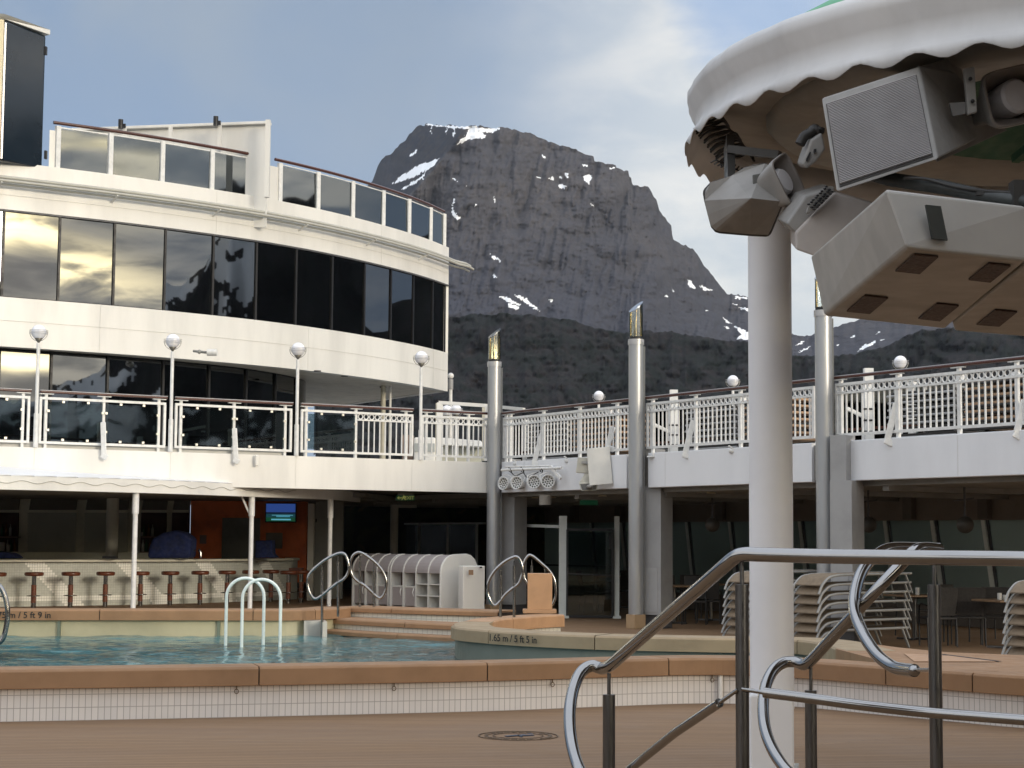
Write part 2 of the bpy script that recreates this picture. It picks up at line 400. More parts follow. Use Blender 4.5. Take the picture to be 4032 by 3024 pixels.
# ------------------------------------------------------------------ terrain
def vnoise(x, y, seed=0):
    x = np.asarray(x, float); y = np.asarray(y, float); xi = np.floor(x).astype(np.int64); yi = np.floor(y).astype(np.int64)
    fx = x - xi; fy = y - yi; fx = fx * fx * (3 - 2 * fx); fy = fy * fy * (3 - 2 * fy)
    def h(a, b):
        n_ = (a * 374761393 + b * 668265263 + seed * 144665) & 0xffffffff
        n_ = ((n_ ^ (n_ >> 13)) * 1274126177) & 0xffffffff
        return ((n_ ^ (n_ >> 16)) & 0xffff) / 65535.0
    return (h(xi, yi) * (1 - fx) + h(xi + 1, yi) * fx) * (1 - fy) + (h(xi, yi + 1) * (1 - fx) + h(xi + 1, yi + 1) * fx) * fy
def zs(pts, ox, oy, s_): return [(ox + a / s_, oy + b / s_) for a, b in pts]
ridge = [(1200, 900), (1380, 790), (1465, 713), (1475, 688), (1490, 649), (1517, 611), (1549, 596), (1572, 569), (1599, 554), (1614, 524), (1639, 499), (1671, 497), (1673, 485), (1748, 492), (1828, 497), (1897, 494), (1972, 503), (2022, 507), (2096, 530), (2196, 567), (2265, 591), (2320, 611), (2339, 614), (2340, 631), (2380, 644), (2424, 650), (2427, 659), (2474, 673), (2477, 693), (2486, 698), (2489, 723), (2500, 731), (2552, 738), (2585, 784), (2597, 829), (2643, 893), (2648, 944), (2734, 984), (2771, 1048), (2825, 1112), (2862, 1157), (2916, 1167), (2953, 1176), (3020, 1250), (3128, 1316), (3177, 1323), (3213, 1312), (3290, 1287), (3372, 1262), (3500, 1235), (3700, 1180), (3900, 1130), (4400, 1020), (5000, 950)]
snow = [zs(p, 1400, 400, 2.011) for p in [
    [(548, 172), (700, 185), (880, 195), (940, 190), (1000, 212), (1150, 207), (1090, 245), (1000, 240), (1040, 285), (900, 300), (790, 350), (880, 260), (890, 222), (700, 204), (560, 188)],
    [(285, 660), (340, 600), (400, 560), (430, 545), (490, 505), (590, 470), (670, 442), (620, 510), (560, 545), (480, 590), (380, 625)],
    [(345, 705), (420, 650), (500, 605), (565, 548), (540, 605), (450, 665), (350, 707)],
    [(425, 425), (503, 368), (480, 412), (428, 436)], [(597, 188), (607, 190), (605, 265), (597, 262)], [(717, 205), (728, 208), (716, 262), (708, 260)], [(780, 205), (795, 210), (780, 282), (770, 278)],
    [(760, 600), (785, 612), (808, 632), (775, 622)], [(772, 765), (788, 770), (772, 830), (780, 880), (812, 905), (838, 935), (800, 938), (748, 868), (768, 850)],
    [(1088, 758), (1102, 765), (1112, 805), (1100, 800)], [(1430, 590), (1465, 595), (1482, 612), (1450, 608)], [(1518, 605), (1545, 608), (1555, 588), (1580, 612), (1555, 622)],
    [(1605, 598), (1640, 600), (1630, 614)], [(1660, 565), (1678, 570), (1687, 608), (1668, 605)], [(1598, 668), (1640, 650), (1673, 672), (1650, 692)],
    [(1803, 592), (1850, 578), (1872, 600), (1848, 658), (1822, 640)], [(1478, 425), (1495, 428), (1500, 447), (1482, 444)], [(1795, 495), (1840, 500), (1835, 512), (1800, 510)],
    [(2012, 520), (2052, 526), (2045, 536), (2018, 532)], [(1860, 808), (1885, 820), (1882, 832)], [(1048, 1192), (1075, 1215), (1142, 1245), (1162, 1277), (1095, 1245)],
    [(1083, 1368), (1105, 1375), (1122, 1395), (1100, 1390)], [(1123, 1533), (1215, 1552), (1318, 1622), (1250, 1602), (1180, 1572)], [(1197, 1588), (1292, 1622), (1285, 1648), (1210, 1628)],
    [(1253, 1523), (1350, 1558), (1400, 1610), (1475, 1668), (1370, 1612), (1290, 1560)], [(1520, 1562), (1560, 1570), (1555, 1583), (1528, 1578)], [(1262, 1330), (1280, 1332), (1276, 1342)], [(870, 660), (890, 662), (885, 672)], [(940, 815), (958, 820), (950, 830)]]]
snow += [zs(p, 1700, 1100, 1.58) for p in [[(1585, -4), (1612, 8), (1642, 62), (1600, 42)], [(1662, 32), (1705, 50), (1752, 72), (1700, 72)], [(1438, 98), (1472, 105), (1468, 114)], [(1885, 106), (1962, 110), (1955, 122), (1890, 120)],
    [(1868, 148), (1902, 152), (1898, 164)], [(1908, 170), (1985, 182), (1985, 200), (1930, 188)], [(1813, 237), (1872, 278), (1830, 268)], [(1878, 283), (1990, 340), (1990, 382), (1898, 370), (1922, 340)], [(1822, 292), (1852, 302), (1830, 308)], [(1495, 68), (1510, 72), (1500, 80)], [(1700, 190), (1720, 192), (1715, 200)]]]
snow += [zs(p, 3232, 1300, 2.765) for p in [[(400, 230), (455, 168), (600, 117), (608, 130), (500, 192)], [(325, 78), (352, 58), (375, 56), (360, 76)], [(252, 68), (278, 46), (285, 52)], [(168, 178), (190, 155), (204, 154)], [(608, 38), (628, 18), (645, 18), (630, 36)], [(640, 130), (690, 88), (700, 92)], [(-280, -10), (-150, -60), (-160, -40)]]]
snow += [[(3128, 1362), (3165, 1340), (3160, 1352)], [(3135, 1392), (3190, 1362), (3178, 1376)]]
def inpoly(x, y, P):
    c = np.zeros(x.shape, bool); n_ = len(P)
    for i in range(n_):
        x0, y0 = P[i]; x1, y1 = P[i - 1]
        k = ((y0 > y) != (y1 > y)); xx = (x1 - x0) * (y - y0) / ((y1 - y0) if y1 != y0 else 1e-9) + x0
        c ^= (k & (x < xx))
    return c
def ray_np(X, Yp):
    a = (X - 2016) / F; b = (Yp - 1512) / F
    return [fw[i] + cR[i] * a - cU[i] * b for i in range(3)]
def terrain(name, cols, top, ybase, nrow, depth, mat_, snowlist=None, back=400):
    X = np.asarray(cols, float); tp = np.interp(X, [p[0] for p in top], [p[1] for p in top])
    tp = tp + (vnoise(X / 9, X * 0, 3) - .5) * 7 + (vnoise(X / 30, X * 0, 5) - .5) * 9
    s_ = np.linspace(0, 1, nrow)[:, None]
    YY = ybase + (tp[None, :] - ybase) * s_; XX = np.repeat(X[None, :], nrow, 0)
    D = depth(XX, YY, s_ + 0 * XX)
    d = ray_np(XX, YY); px_ = d[0] / d[1] * D; pz = EYE + d[2] / d[1] * D; py = D
    # far side of the ridge, falling away
    rows = [(px_, py, pz)]
    for k in (1, 2, 3): rows.append((px_[-1:] * (1 + back * k / D[-1:]), py[-1:] + back * k, pz[-1:] - back * k * .45))
    A = [np.concatenate([r_[i] for r_ in rows], 0) for i in range(3)]
    nr, nc = A[0].shape; co = np.stack([a.ravel() for a in A], 1)
    idx = np.arange(nr * nc).reshape(nr, nc)
    fs = np.stack([idx[:-1, :-1], idx[:-1, 1:], idx[1:, 1:], idx[1:, :-1]], -1).reshape(-1, 4)
    me = bpy.data.meshes.new(name); me.from_pydata(co.tolist(), [], fs.tolist())
    me.polygons.foreach_set('use_smooth', [True] * len(me.polygons))
    sn = np.zeros((nr, nc))
    if snowlist:
        wx = XX + (vnoise(XX / 7, YY / 7, 11) - .5) * 9 + (vnoise(XX / 2.5, YY / 2.5, 12) - .5) * 4; wy = YY + (vnoise(XX / 7, YY / 5, 13) - .5) * 7
        m_ = np.zeros(XX.shape, bool)
        for P in snowlist: m_ |= inpoly(wx, wy, P)
        sn[:nrow] = m_
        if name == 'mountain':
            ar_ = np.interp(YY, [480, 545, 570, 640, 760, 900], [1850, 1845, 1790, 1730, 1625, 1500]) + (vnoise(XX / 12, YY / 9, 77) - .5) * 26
            sn[:nrow] = np.where(m_, 1.0, -np.clip((ar_ - XX) / 14, 0, 1))  # below zero: shade of the left face, painted into the rock
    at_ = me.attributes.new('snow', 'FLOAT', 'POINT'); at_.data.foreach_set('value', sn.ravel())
    me.materials.append(mat_); o = bpy.data.objects.new(name, me); COL.objects.link(o); o['kind'] = 'structure'; return o
def rock_material(name, ca, cb, cc, sc1=.012, green=None):
    m_ = bpy.data.materials.new(name); m_.use_nodes = True; t = m_.node_tree; q = G(t); b = t.nodes['Principled BSDF']
    oc = q.n('ShaderNodeTexCoord').outputs['Object']
    n_ = q.noise(q.mapv(oc, (1, 1, .22)), sc1 * 5, 8, .75, .4); n2_ = q.noise(oc, sc1 * .35, 5, .6); n3_ = q.noise(q.mapv(oc, (1, 1, .5)), sc1 * 14, 5, .7)
    c = q.mix(q.step(n_, .35, .68), ca, cb); c = q.mix(q.m('MULTIPLY', q.step(n2_, .45, .65), .6), c, cc)
    c = q.mix(q.m('MULTIPLY', q.step(n3_, .52, .72), .22), c, tuple(k * .45 for k in ca))
    if not green:
        zs_ = q.n('ShaderNodeSeparateXYZ'); q.put(zs_.inputs[0], oc); c = q.mix(q.m('MULTIPLY', q.step(q.m('ADD', zs_.outputs[2], q.m('MULTIPLY', n2_, 260)), 820, 430), .75), c, (.036, .040, .056))  # blue-grey haze tone of the lower slopes painted into the rock colour
    if green: c = q.mix(q.step(q.noise(oc, sc1 * 1.5, 6, .7), .42, .58), c, green)
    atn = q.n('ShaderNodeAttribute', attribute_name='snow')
    c = q.mix(q.step(atn.outputs['Fac'], 0, -1), c, q.mix(q.step(n_, .45, .6), (.014, .019, .030), (.040, .034, .032)))  # negative values: left face shade put in as darker rock colour
    c = q.mix(q.step(atn.outputs['Fac'], .35, .65), c, (.80, .82, .84))
    q.put(b.inputs['Base Color'], c); b.inputs['Roughness'].default_value = .9; b.inputs['Specular IOR Level'].default_value = .1
    bn = q.n('ShaderNodeBump'); bn.inputs['Strength'].default_value = .5; bn.inputs['Distance'].default_value = .35 / sc1 * .12
    q.put(bn.inputs['Height'], q.m('ADD', n_, q.m('MULTIPLY', n3_, .4))); q.put(b.inputs['Normal'], bn.outputs[0]); return m_
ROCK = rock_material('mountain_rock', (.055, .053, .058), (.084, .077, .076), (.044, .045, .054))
WOODS = rock_material('forest_slope', (.009, .0085, .010), (.026, .021, .019), (.006, .007, .009), .03, green=(.0055, .008, .006))
def dep_main(X, Y, s_):
    d = 2500 + 900 * (s_ ** .8)
    ar = np.interp(Y, [480, 560, 640, 760, 900], [1850, 1790, 1730, 1625, 1500])      # arete between the dark left face and the broad front
    d = d + np.where(X < ar, (ar - X) * 3.4, 0) - 60 * np.exp(-((X - ar) / 60) ** 2)
    d = d + np.clip(X - 2250, 0, 2000) * .35
    sk = X + (Y - 1000) * .18
    for w, a_, sd_ in ((260, 85, 1), (95, 38, 2), (42, 21, 3), (20, 10, 4), (9, 5, 5)):
        nn = vnoise(sk / w, Y / (w * 2.6), sd_); d = d + (1 - np.abs(2 * nn - 1)) * a_
    for w, a_, sd_ in ((60, 18, 8), (16, 7, 9), (7, 3, 10)): d = d + vnoise(X / w, Y / (w * .5), sd_) * a_
    return d
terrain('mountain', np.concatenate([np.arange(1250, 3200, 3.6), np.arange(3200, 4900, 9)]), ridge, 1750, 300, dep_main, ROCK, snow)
fridge = [(1100, 1330), (1500, 1280), (1775, 1252), (1858, 1236), (1985, 1234), (2080, 1240), (2175, 1249), (2250, 1261), (2333, 1287), (2396, 1302), (2485, 1309), (2554, 1303), (2649, 1309), (2744, 1325), (2808, 1337), (2953, 1350), (3050, 1385), (3126, 1397), (3290, 1401), (3377, 1392), (3485, 1365), (3543, 1332), (3630, 1300), (3760, 1290), (4032, 1262), (4800, 1200)]
def dep_for(X, Y, s_):
    d = 1000 + 650 * s_ ** .9
    for w, a_, sd_ in ((300, 50, 21), (110, 28, 22), (45, 20, 23), (18, 10, 24), (8, 5, 25)):
        nn = vnoise(X / w, Y / (w * 1.2), sd_); d = d + (1 - np.abs(2 * nn - 1)) * a_
    return d
terrain('forest_ridge', np.concatenate([np.arange(1250, 4032, 5), np.arange(4040, 4800, 20)]), fridge, 2075, 130, dep_for, WOODS, None, 200)
# the fjord sides to the right of and behind the ship
def side_hills():
    A = np.radians(np.concatenate([np.arange(18, 92, .35), np.arange(92, 128, .07), np.arange(128, 345, .5)])); nr = 110
    eln = np.interp(np.degrees(A), [18, 30, 55, 62, 66, 72, 80, 96, 102, 108, 114, 120, 126, 150, 200, 260, 320, 345], [8, 9, 8, 6.5, 7.2, 9.5, 12.5, 13.5, 9.8, 8.3, 6.6, 5.6, 5.0, 4.6, 7, 8, 6, 5])
    eln = eln + (vnoise(A * 60, A * 0, 31) - .5) * 1.0 + (vnoise(A * 230, A * 0, 32) - .5) * .35
    s_ = np.linspace(0, 1, nr)[:, None]; far = 1500 + 900 * s_ + (vnoise(A * 40, A * 0, 33) * 220)[None, :]
    far = far + (vnoise(np.repeat(A[None] * 90, nr, 0), s_ * 9 + 0 * A[None], 34) - .5) * 160
    z = EYE + np.tan(np.radians(eln))[None, :] * far * np.clip(s_, .0, 1) ** 1.0 - 30 * (1 - s_)
    co = np.stack([(np.sin(A)[None] * far).ravel(), (np.cos(A)[None] * far).ravel(), z.ravel()], 1); nc = len(A)
    idx = np.arange(nr * nc).reshape(nr, nc); fs = np.stack([idx[:-1, :-1], idx[:-1, 1:], idx[1:, 1:], idx[1:, :-1]], -1).reshape(-1, 4)
    me = bpy.data.meshes.new('fjord_side'); me.from_pydata(co.tolist(), [], fs.tolist()); me.polygons.foreach_set('use_smooth', [True] * len(me.polygons))
    AA = np.repeat(np.degrees(A)[None], nr, 0); SS = s_ + 0 * AA
    sn = ((.75 * vnoise(AA * 1.1 + SS * 3, SS * 9, 41) + .45 * vnoise(AA * 3.1 - SS * 6, SS * 26, 42) + .3 * vnoise(AA * 9, SS * 60, 43)) > (1.14 - .40 * np.clip((SS - .45) * 2, 0, 1))) & (AA > 99) & (AA < 200)
    a_ = me.attributes.new('snow', 'FLOAT', 'POINT'); a_.data.foreach_set('value', sn.astype(float).ravel())
    me.materials.append(WOODS); o = bpy.data.objects.new('fjord_side', me); COL.objects.link(o); o['kind'] = 'structure'
side_hills()
SEA = mat('sea_water', (.03, .06, .065), .12, var=.2, vscale=.02, bump=.6, bscale=.5)
MB().add([(-5500, -5500, -24), (5500, -5500, -24), (5500, 5500, -24), (-5500, 5500, -24)], [(0, 1, 2, 3)]).build('sea', SEA, kind='structure')

# ------------------------------------------------------------------ decks
A_ = V2(.850, .527).normalized(); B_ = V2(A_.y, -A_.x)           # athwart / fore-and-aft directions of the ship
L0 = V2(-9.2, 32.0); C0 = V2(-.32, 37.5)                          # left balcony line start, inner corner
def Lt(t): return L0 + A_ * t
def Bt(t, off=0): return C0 + B_ * t + A_ * off
def tpx(base, d, x):                                             # parameter on a plan line seen in picture column x
    k = (x - 2016) / F; return -(base.x - k * base.y) / (d.x - k * d.y)
def TL(x): return tpx(L0, A_, x)
def TB(x, off=0): return tpx(C0 + A_ * off, B_, x)
def p3(p, z): return Vector((p.x, p.y, z))
MB().add([(-26, -6, 0), (26, -6, 0), (26, 64, 0), (-26, 64, 0)], [(0, 1, 2, 3)]).build('pool_deck', DECK, kind='structure')
# hull below, so the deck does not float
hull = MB().prism([(-27, -30), (27, -30), (27, 66), (-27, 66)], -24, -.02).build('ship_hull', WHITE, label='white ship hull under the pool deck', cat='hull')
bd = [(-20, 29.3), (-6.5, 29.3), (-3.1, 30.6), (-1.0, 29.6), (-.5, 33.5), (-.4, 36), (-2, 52), (-22, 50)]
MB().prism(bd, .0, .2).build('bar_deck', DECK, kind='structure')

# upper deck ring
Ls = -7.0; Le = (C0 - L0).dot(A_); Be = 19.0
ud = thing('upper_deck', 'white upper deck ledge running round the pool area', 'deck ledge', (0, 38, 2.58))
c_ = [Lt(Ls), C0, Bt(Be), Bt(Be, 7.2), Bt(-22, 7.2), Lt(Ls) - B_ * 22]
MB().prism([tuple(p) for p in c_], 2.62, 3.18).build('deck_slab', CEILD, ud)
MB().sweep([Lt(Ls), Lt(Ls + 4), Lt(Le - .06)], [(-.05, 2.58), (-.05, 3.22), (.12, 3.22), (.12, 2.58)]).build('fascia', WHITE, ud, label='cream lit fascia above the bar')
segs = [(TB(1986), TB(2478)), (TB(2563), TB(3208)), (TB(3309), Be)]
for a, b in segs:
    MB().sweep([Bt(a), Bt(b)], [(-.05, 2.58), (-.05, 3.22), (.12, 3.22), (.12, 2.58)]).build('fascia', WHITEC, ud, bevel=.012)
MB().sweep([Bt(0), Bt(Be)], [(.13, 2.62), (.13, 3.19), (.2, 3.19), (.2, 2.62)]).build('backing_plate', GREY, ud)
for t_ in np.arange(-2.0, Le, 2.6): q = Lt(t_) + V2(A_.y, -A_.x) * .053; MB().tube([p3(q, 2.6), p3(q, 3.2)], .003, 4).build('plate_seam', mat('plate_seam', (.68, .67, .64), .5), ud)
for t_ in np.arange(1.2, 18, 2.4): q = Bt(t_) - A_ * .053; MB().tube([p3(q, 2.6), p3(q, 3.2)], .003, 4).build('plate_seam', MT['plate_seam'], ud)
# coaming behind the left glass rails
MB().sweep([Lt(Ls), Lt(TL(1125))], [(.07, 3.2), (.07, 3.33), (.12, 3.33), (.12, 3.2)]).build('coaming', mat('coaming_grey', (.5, .49, .46), .5), ud)
# ceiling details below the right ledge
MB().prism([tuple(Bt(-14, .2)), tuple(Bt(Be, .2)), tuple(Bt(Be, 6.3)), tuple(Bt(-14, 6.3))], 2.50, 2.60).build('ceiling_panel', CEILD, ud)
for k in range(9):
    MB().prism([tuple(Bt(-9 + k * 2.9, .25)), tuple(Bt(-8.86 + k * 2.9, .25)), tuple(Bt(-8.86 + k * 2.9, 6.2)), tuple(Bt(-9 + k * 2.9, 6.2))], 2.42, 2.498).build('beam', CEILD, ud)

# ------------------------------------------------------------------ tower with the curved glass fronts
tw = thing('glass_fronted_superstructure', 'curved white ship superstructure with dark mirrored windows, left of the mountain', 'superstructure', (-6, 44, 3.2))
TC = smooth([V2(-15.5, 36.0), V2(-13.4, 36.95), V2(-12.2, 37.6), V2(-11.16, 38.21), V2(-10.15, 38.87), V2(-9.07, 39.6), V2(-8.06, 40.38), V2(-7.12, 41.2), V2(-6.17, 42.1), V2(-5.3, 43.1), V2(-4.55, 44.1), V2(-3.83, 45.2), V2(-3.2, 46.3), V2(-2.66, 47.35), V2(-2.2, 48.4), V2(-1.8, 49.5)], 6)
def band(z0, z1, name='wall', m_=WHITE, o0=0, o1=.25, path=None):
    return MB().sweep(path or TC, [(o0, z0), (o0, z1), (o1, z1), (o1, z0)], smooth=False).build(name, m_, tw)
def smooth_band(z0, z1, name='wall', m_=WHITE, o0=0, o1=.25, path=None, label=None):
    mb = MB(); p = path or TC
    mb.sweep(p, [(o0, z0), (o0, z1), (o1, z1), (o1, z0)]); o = mb.build(name, m_, tw)
    o.data.polygons.foreach_set('use_smooth', [True] * len(o.data.polygons)); o.data.update()
    try: o.data.set_sharp_from_angle(angle=R(30))
    except Exception: pass
    if label: o['label'] = label
    return o
smooth_band(5.7, 6.78); smooth_band(8.70, 9.76)
# window band backing and panes
smooth_band(6.78, 8.70, 'window_recess', BLACK, .10, .3)
mx = [-260, -10, 214, 433, 636, 828, 1000, 1159, 1303, 1432, 1537, 1626, 1703, 1752]
def cpt(path, x): return arc_cut(path, s_at_px(path, x), s_at_px(path, x) + .001)[0]
mp = [cpt(TC, x) for x in mx if x > -1000]
for i in range(len(mp) - 1):
    a, b = mp[i], mp[i + 1]; d = (b - a).normalized(); n_ = V2(-d.y, d.x); a2 = a + d * .03 + n_ * .05; b2 = b - d * .03 + n_ * .05
    j = random.uniform(-.012, .012)
    q0, q1 = p3(a2, 6.80), p3(b2, 6.80); q2, q3 = p3(b2 + n_ * j, 8.68), p3(a2 + n_ * j, 8.68)
    MB().slab([q0, q1, q2, q3], (n_.x * .02, n_.y * .02, 0)).build('window', TWIN, tw)
    MB().bar(p3(b + n_ * .03, 6.78), p3(b + n_ * .03, 8.70), .035, .05, (d.x, d.y, 0)).build('mullion', BLACK, tw)
MB().sweep(TC, [(-.012, 8.66), (-.012, 8.70), (.05, 8.70), (.05, 8.66)]).build('window_trim', DGREY, tw)
def offp0(path, o_):
    return [p + V2(-t.y, t.x) * o_ for p, t in ((path[i], (path[min(i + 1, len(path) - 1)] - path[max(i - 1, 0)]).normalized()) for i in range(len(path)))]
# roof, overhang, side
und = [tuple(p) for p in TC] + [(-5.4, 55.6), (-17, 50)]
MB().prism([tuple(p - V2(0, -.1)) for p in TC] + [(-5.4, 55.6), (-17, 50)], 5.72, 5.95).build('overhang', mat('overhang_paint', (.62, .58, .50), .5, var=.1), tw)
MB().prism([tuple(q) for q in offp0(TC, .12)] + [(-5.4, 55.6), (-17, 50)], 8.73, 9.0).build('roof_deck', CEIL, tw)
MB().sweep([TC[-1], V2(-5.4, 55.6)], [(0.0, 5.7), (0.0, 9.76), (.2, 9.76), (.2, 5.7)]).build('side_wall', WHITE, tw)
for x, y in ((1356, 1481), (1508, 1525), (1250, 1462)):
    c = on(x, y, 5.7); MB().lathe([(.09, 5.69), (.09, 5.72)], (c.x, c.y, 0), 16).lathe([(.001, 5.695), (.09, 5.695)], (c.x, c.y, 0), 16).build('ceiling_spot', DGREY, tw)
# lower glass front
LC = smooth([V2(-15.5, 36.2), V2(-13.4, 37.2), V2(-11.31, 38.5), V2(-10.28, 39.2), V2(-9.27, 39.95), V2(-8.2, 40.9), V2(-7.25, 41.9), V2(-6.5, 42.85), V2(-5.95, 44.0), V2(-5.5, 45.2), V2(-5.36, 46.3), V2(-5.6, 47.6), V2(-6.2, 48.6)], 6)
LC = [p + V2(-.05, .12) for p in LC]
smooth_band(3.2, 5.72, 'window_recess', BLACK, .1, .3, LC)
lm = [-260, -10, 196, 420, 640, 822, 970, 1086, 1170]
lp = [cpt(LC, x) for x in lm]
for i in range(len(lp) - 1):
    a, b = lp[i], lp[i + 1]; d = (b - a).normalized(); n_ = V2(-d.y, d.x)
    MB().slab([p3(a + d * .03 + n_ * .05, 3.22), p3(b - d * .03 + n_ * .05, 3.22), p3(b - d * .03 + n_ * .06, 5.68), p3(a + d * .03 + n_ * .06, 5.68)], (n_.x * .02, n_.y * .02, 0)).build('window', TWIN, tw)
    MB().bar(p3(b + n_ * .03, 3.22), p3(b + n_ * .03, 5.7), .04, .05, (d.x, d.y, 0)).build('mullion', BLACK, tw)
tail = arc_cut(LC, s_at_px(LC, 1170), plen(LC))
MB().sweep(tail, [(0, 3.22), (0, 5.69), (.08, 5.69), (.08, 3.22)], smooth=True).build('curved_corner_glass', mat('corner_glass', (.05, .05, .045), .06, .6, var=0), tw)
SEAM = mat('weld_seam', (.66, .645, .60), .5)
def seamp(path, z, o_=-.006): return [p3(q, z) for q in offp0(path, o_)]
for z in (6.27, 9.02): MB().tube(seamp(TC, z), .004, 4).build('weld_seam', SEAM, tw)
for k, s_ in enumerate(np.arange(1.4, plen(TC), 2.9)):
    q = offp0(arc_cut(TC, s_, s_ + .2), -.005)[0]; z0, z1 = ((5.72, 6.76), (8.74, 9.74))[k % 2]
    MB().tube([p3(q, z0), p3(q, z1)], .003, 4).build('weld_seam', SEAM, tw)
# gutter pipes along the white band
pp = arc_cut(TC, 0, plen(TC) - .05)
def offp(path, o_):
    out = []
    for i, p in enumerate(path):
        t = (path[min(i + 1, len(path) - 1)] - path[max(i - 1, 0)]).normalized(); out.append(p + V2(-t.y, t.x) * o_)
    return out
for k, (o_, z, r_) in enumerate(((-.20, 9.36, .045), (-.30, 9.27, .035), (-.17, 9.22, .03))):
    pts = [p3(p, z) for p in offp(pp, o_)]; t = (pts[-1] - pts[-2]).normalized()
    pts += [pts[-1] + t * .5 + V((.12, 0, 0)), pts[-1] + t * .9 + V((.10, .1, 0))]
    MB().tube(pts, r_, 8).build('gutter_pipe', mat('pipe_grey', (.46, .45, .40), .45), tw)
for s_ in np.arange(2.2, plen(TC), 2.6):
    p = arc_cut(TC, s_, s_ + .4); d = (p[-1] - p[0]).normalized(); n_ = V2(d.y, -d.x)
    MB().bar(p3(p[0], 9.12), p3(p[0] + n_ * .32, 9.24), .03, .05).build('bracket', WHITE, tw)
# parapet: glass panes, posts, wooden rail
PX = [169, 186, 398, 609, 806, 1014, 1072, 1231, 1372, 1494, 1599, 1683, 1755]
PC = offp(TC, .16)
for x in [193, 404, 612, 811, 1022, 1084, 1236, 1375, 1497, 1600, 1686, 1757]:
    p = cpt(PC, x); t = V2(.7, .7)
    MB().box(p3(p, 10.24), (.11, .09, .98), R(45)).build('parapet_post', WHITER, tw)
pr = [(193, 404), (404, 612), (612, 811), (811, 1022), (1084, 1236), (1236, 1375), (1375, 1497), (1497, 1600), (1600, 1686), (1686, 1757)]
for i, (x0, x1) in enumerate(pr):
    a, b = cpt(PC, x0), cpt(PC, x1); d = (b - a).normalized(); n_ = V2(-d.y, d.x)
    q0, q1 = a + d * .06, b - d * .06; j = random.uniform(-.02, .02)
    MB().slab([p3(q0, 9.77), p3(q1, 9.77), p3(q1 + n_ * j, 10.68), p3(q0 + n_ * j, 10.68)], (n_.x * .012, n_.y * .012, 0)).build('parapet_glass', TPANE, tw)
    MB().bar(p3(q0, 10.70), p3(q1, 10.70), .03, .025).build('parapet_bead', WHITER, tw)
i0, i1 = s_at_px(PC, 174), s_at_px(PC, 1040); i2, i3 = s_at_px(PC, 1064), s_at_px(PC, 1757)
for a, b in ((i0, i1), (i2, i3)):
    MB().tube([p3(p, 10.80) for p in arc_cut(PC, a, b)], .04, 8).build('parapet_rail', MAHOG, tw)
for x0, x1 in ((160, 188), (1028, 1080)):
    a, b = cpt(PC, x0), cpt(PC, x1); MB().slab([p3(a, 9.77), p3(b, 9.77), p3(b, 10.62), p3(a, 10.62)], (0, .05, 0)).build('parapet_plate', WHITE, tw)
# flood lamp on the white band
fl = thing('wall_floodlight', 'small white floodlight fixed to the white superstructure wall', 'floodlight', tuple(at(800, 1388, 40.2)))
b0 = at(835, 1388, 40.0); MB().cyl(b0 + V((-.11, 0, 0)), .075, .22, 18, Matrix.Rotation(R(90), 3, 'Y')).build('lamp_body', WHITER, fl)
MB().tube([at(812, 1388, 40.0), at(790, 1385, 40.1), at(762, 1382, 40.2)], .03, 8).ball(at(785, 1385, 40.1), .05, 8).build('lamp_bracket', mat('bracket_grey', (.3, .3, .28), .5), fl)

# panel box far upper left
pb = thing('dark_screen_housing', 'tall dark blue panel with a white cap on the top deck corner', 'screen', tuple(at(90, 640, 38.2)))
a, b = at(1, 640, 37.9), at(168, 640, 38.75); zt0, zt1 = at(8, 78, 37.9).z, at(178, 140, 38.75).z
d = (b - a); n_ = V((-d.y, d.x, 0)).normalized()
MB().slab([V((a.x, a.y, 9.70)), V((b.x, b.y, 9.70)), V((b.x, b.y, zt1)), V((a.x, a.y, zt0))], n_ * .5).build('panel_face', BLKG, pb, bevel=.05)
MB().slab([V((a.x - 3, a.y - 1.2, zt0 + .02)), V((a.x, a.y, zt0 + .02)), V((b.x + .08, b.y, zt1 + .02)), V((b.x + .08, b.y, zt1 + .13)), V((a.x, a.y, zt0 + .13)), V((a.x - 3, a.y - 1.2, zt0 + .13))], n_ * .6).build('cap', WHITE, pb)
MB().slab([V((a.x - 3, a.y - 1.3, 9.7)), V((a.x - .01, a.y - .01, 9.7)), V((a.x - .01, a.y - .01, zt0)), V((a.x - 3, a.y - 1.3, zt0))], n_ * .5).build('lit_side', mat('amber_lit_side', (.7, .6, .4), .2), pb)
for y in (200, 610): MB().box(at(180, y, 38.75) + V((0, 0, 0)), (.05, .1, .18)).build('hinge', BLACK, pb)
# tapered white wall on the roof deck
ws = thing('roof_windbreak_wall', 'long white ribbed wall with capping rail above the top deck glass', 'wall', tuple(at(700, 640, 42.3)))
wa, wb_ = at(290, 498, 42.9), at(1055, 466, 42.0); wa.z = wb_.z = 11.52
d = (wb_ - wa).normalized(); n_ = V((-d.y, d.x, 0)).normalized()
MB().slab([V((wa.x, wa.y, 9.0)), V((wb_.x, wb_.y, 9.0)), V((wb_.x, wb_.y, 11.5)), V((wa.x, wa.y, 11.5))], n_ * .06).build('wall_panel', WHITE, ws)
MB().bar(wa + n_ * .0, wb_ + d * .06, .24, .07).build('capping_rail', WHITE, ws, bevel=.01)
for x in (490, 672, 865): p = at(x, 600, 42.5 - .9 * (x - 290) / 765); MB().box((p.x, p.y - .06, 10.2), (.08, .12, 2.5)).build('rib', WHITE, ws)
p = at(1054, 600, 41.6); MB().box((p.x, p.y, 10.57), (.11, .14, 1.86)).build('end_post', WHITE, ws)
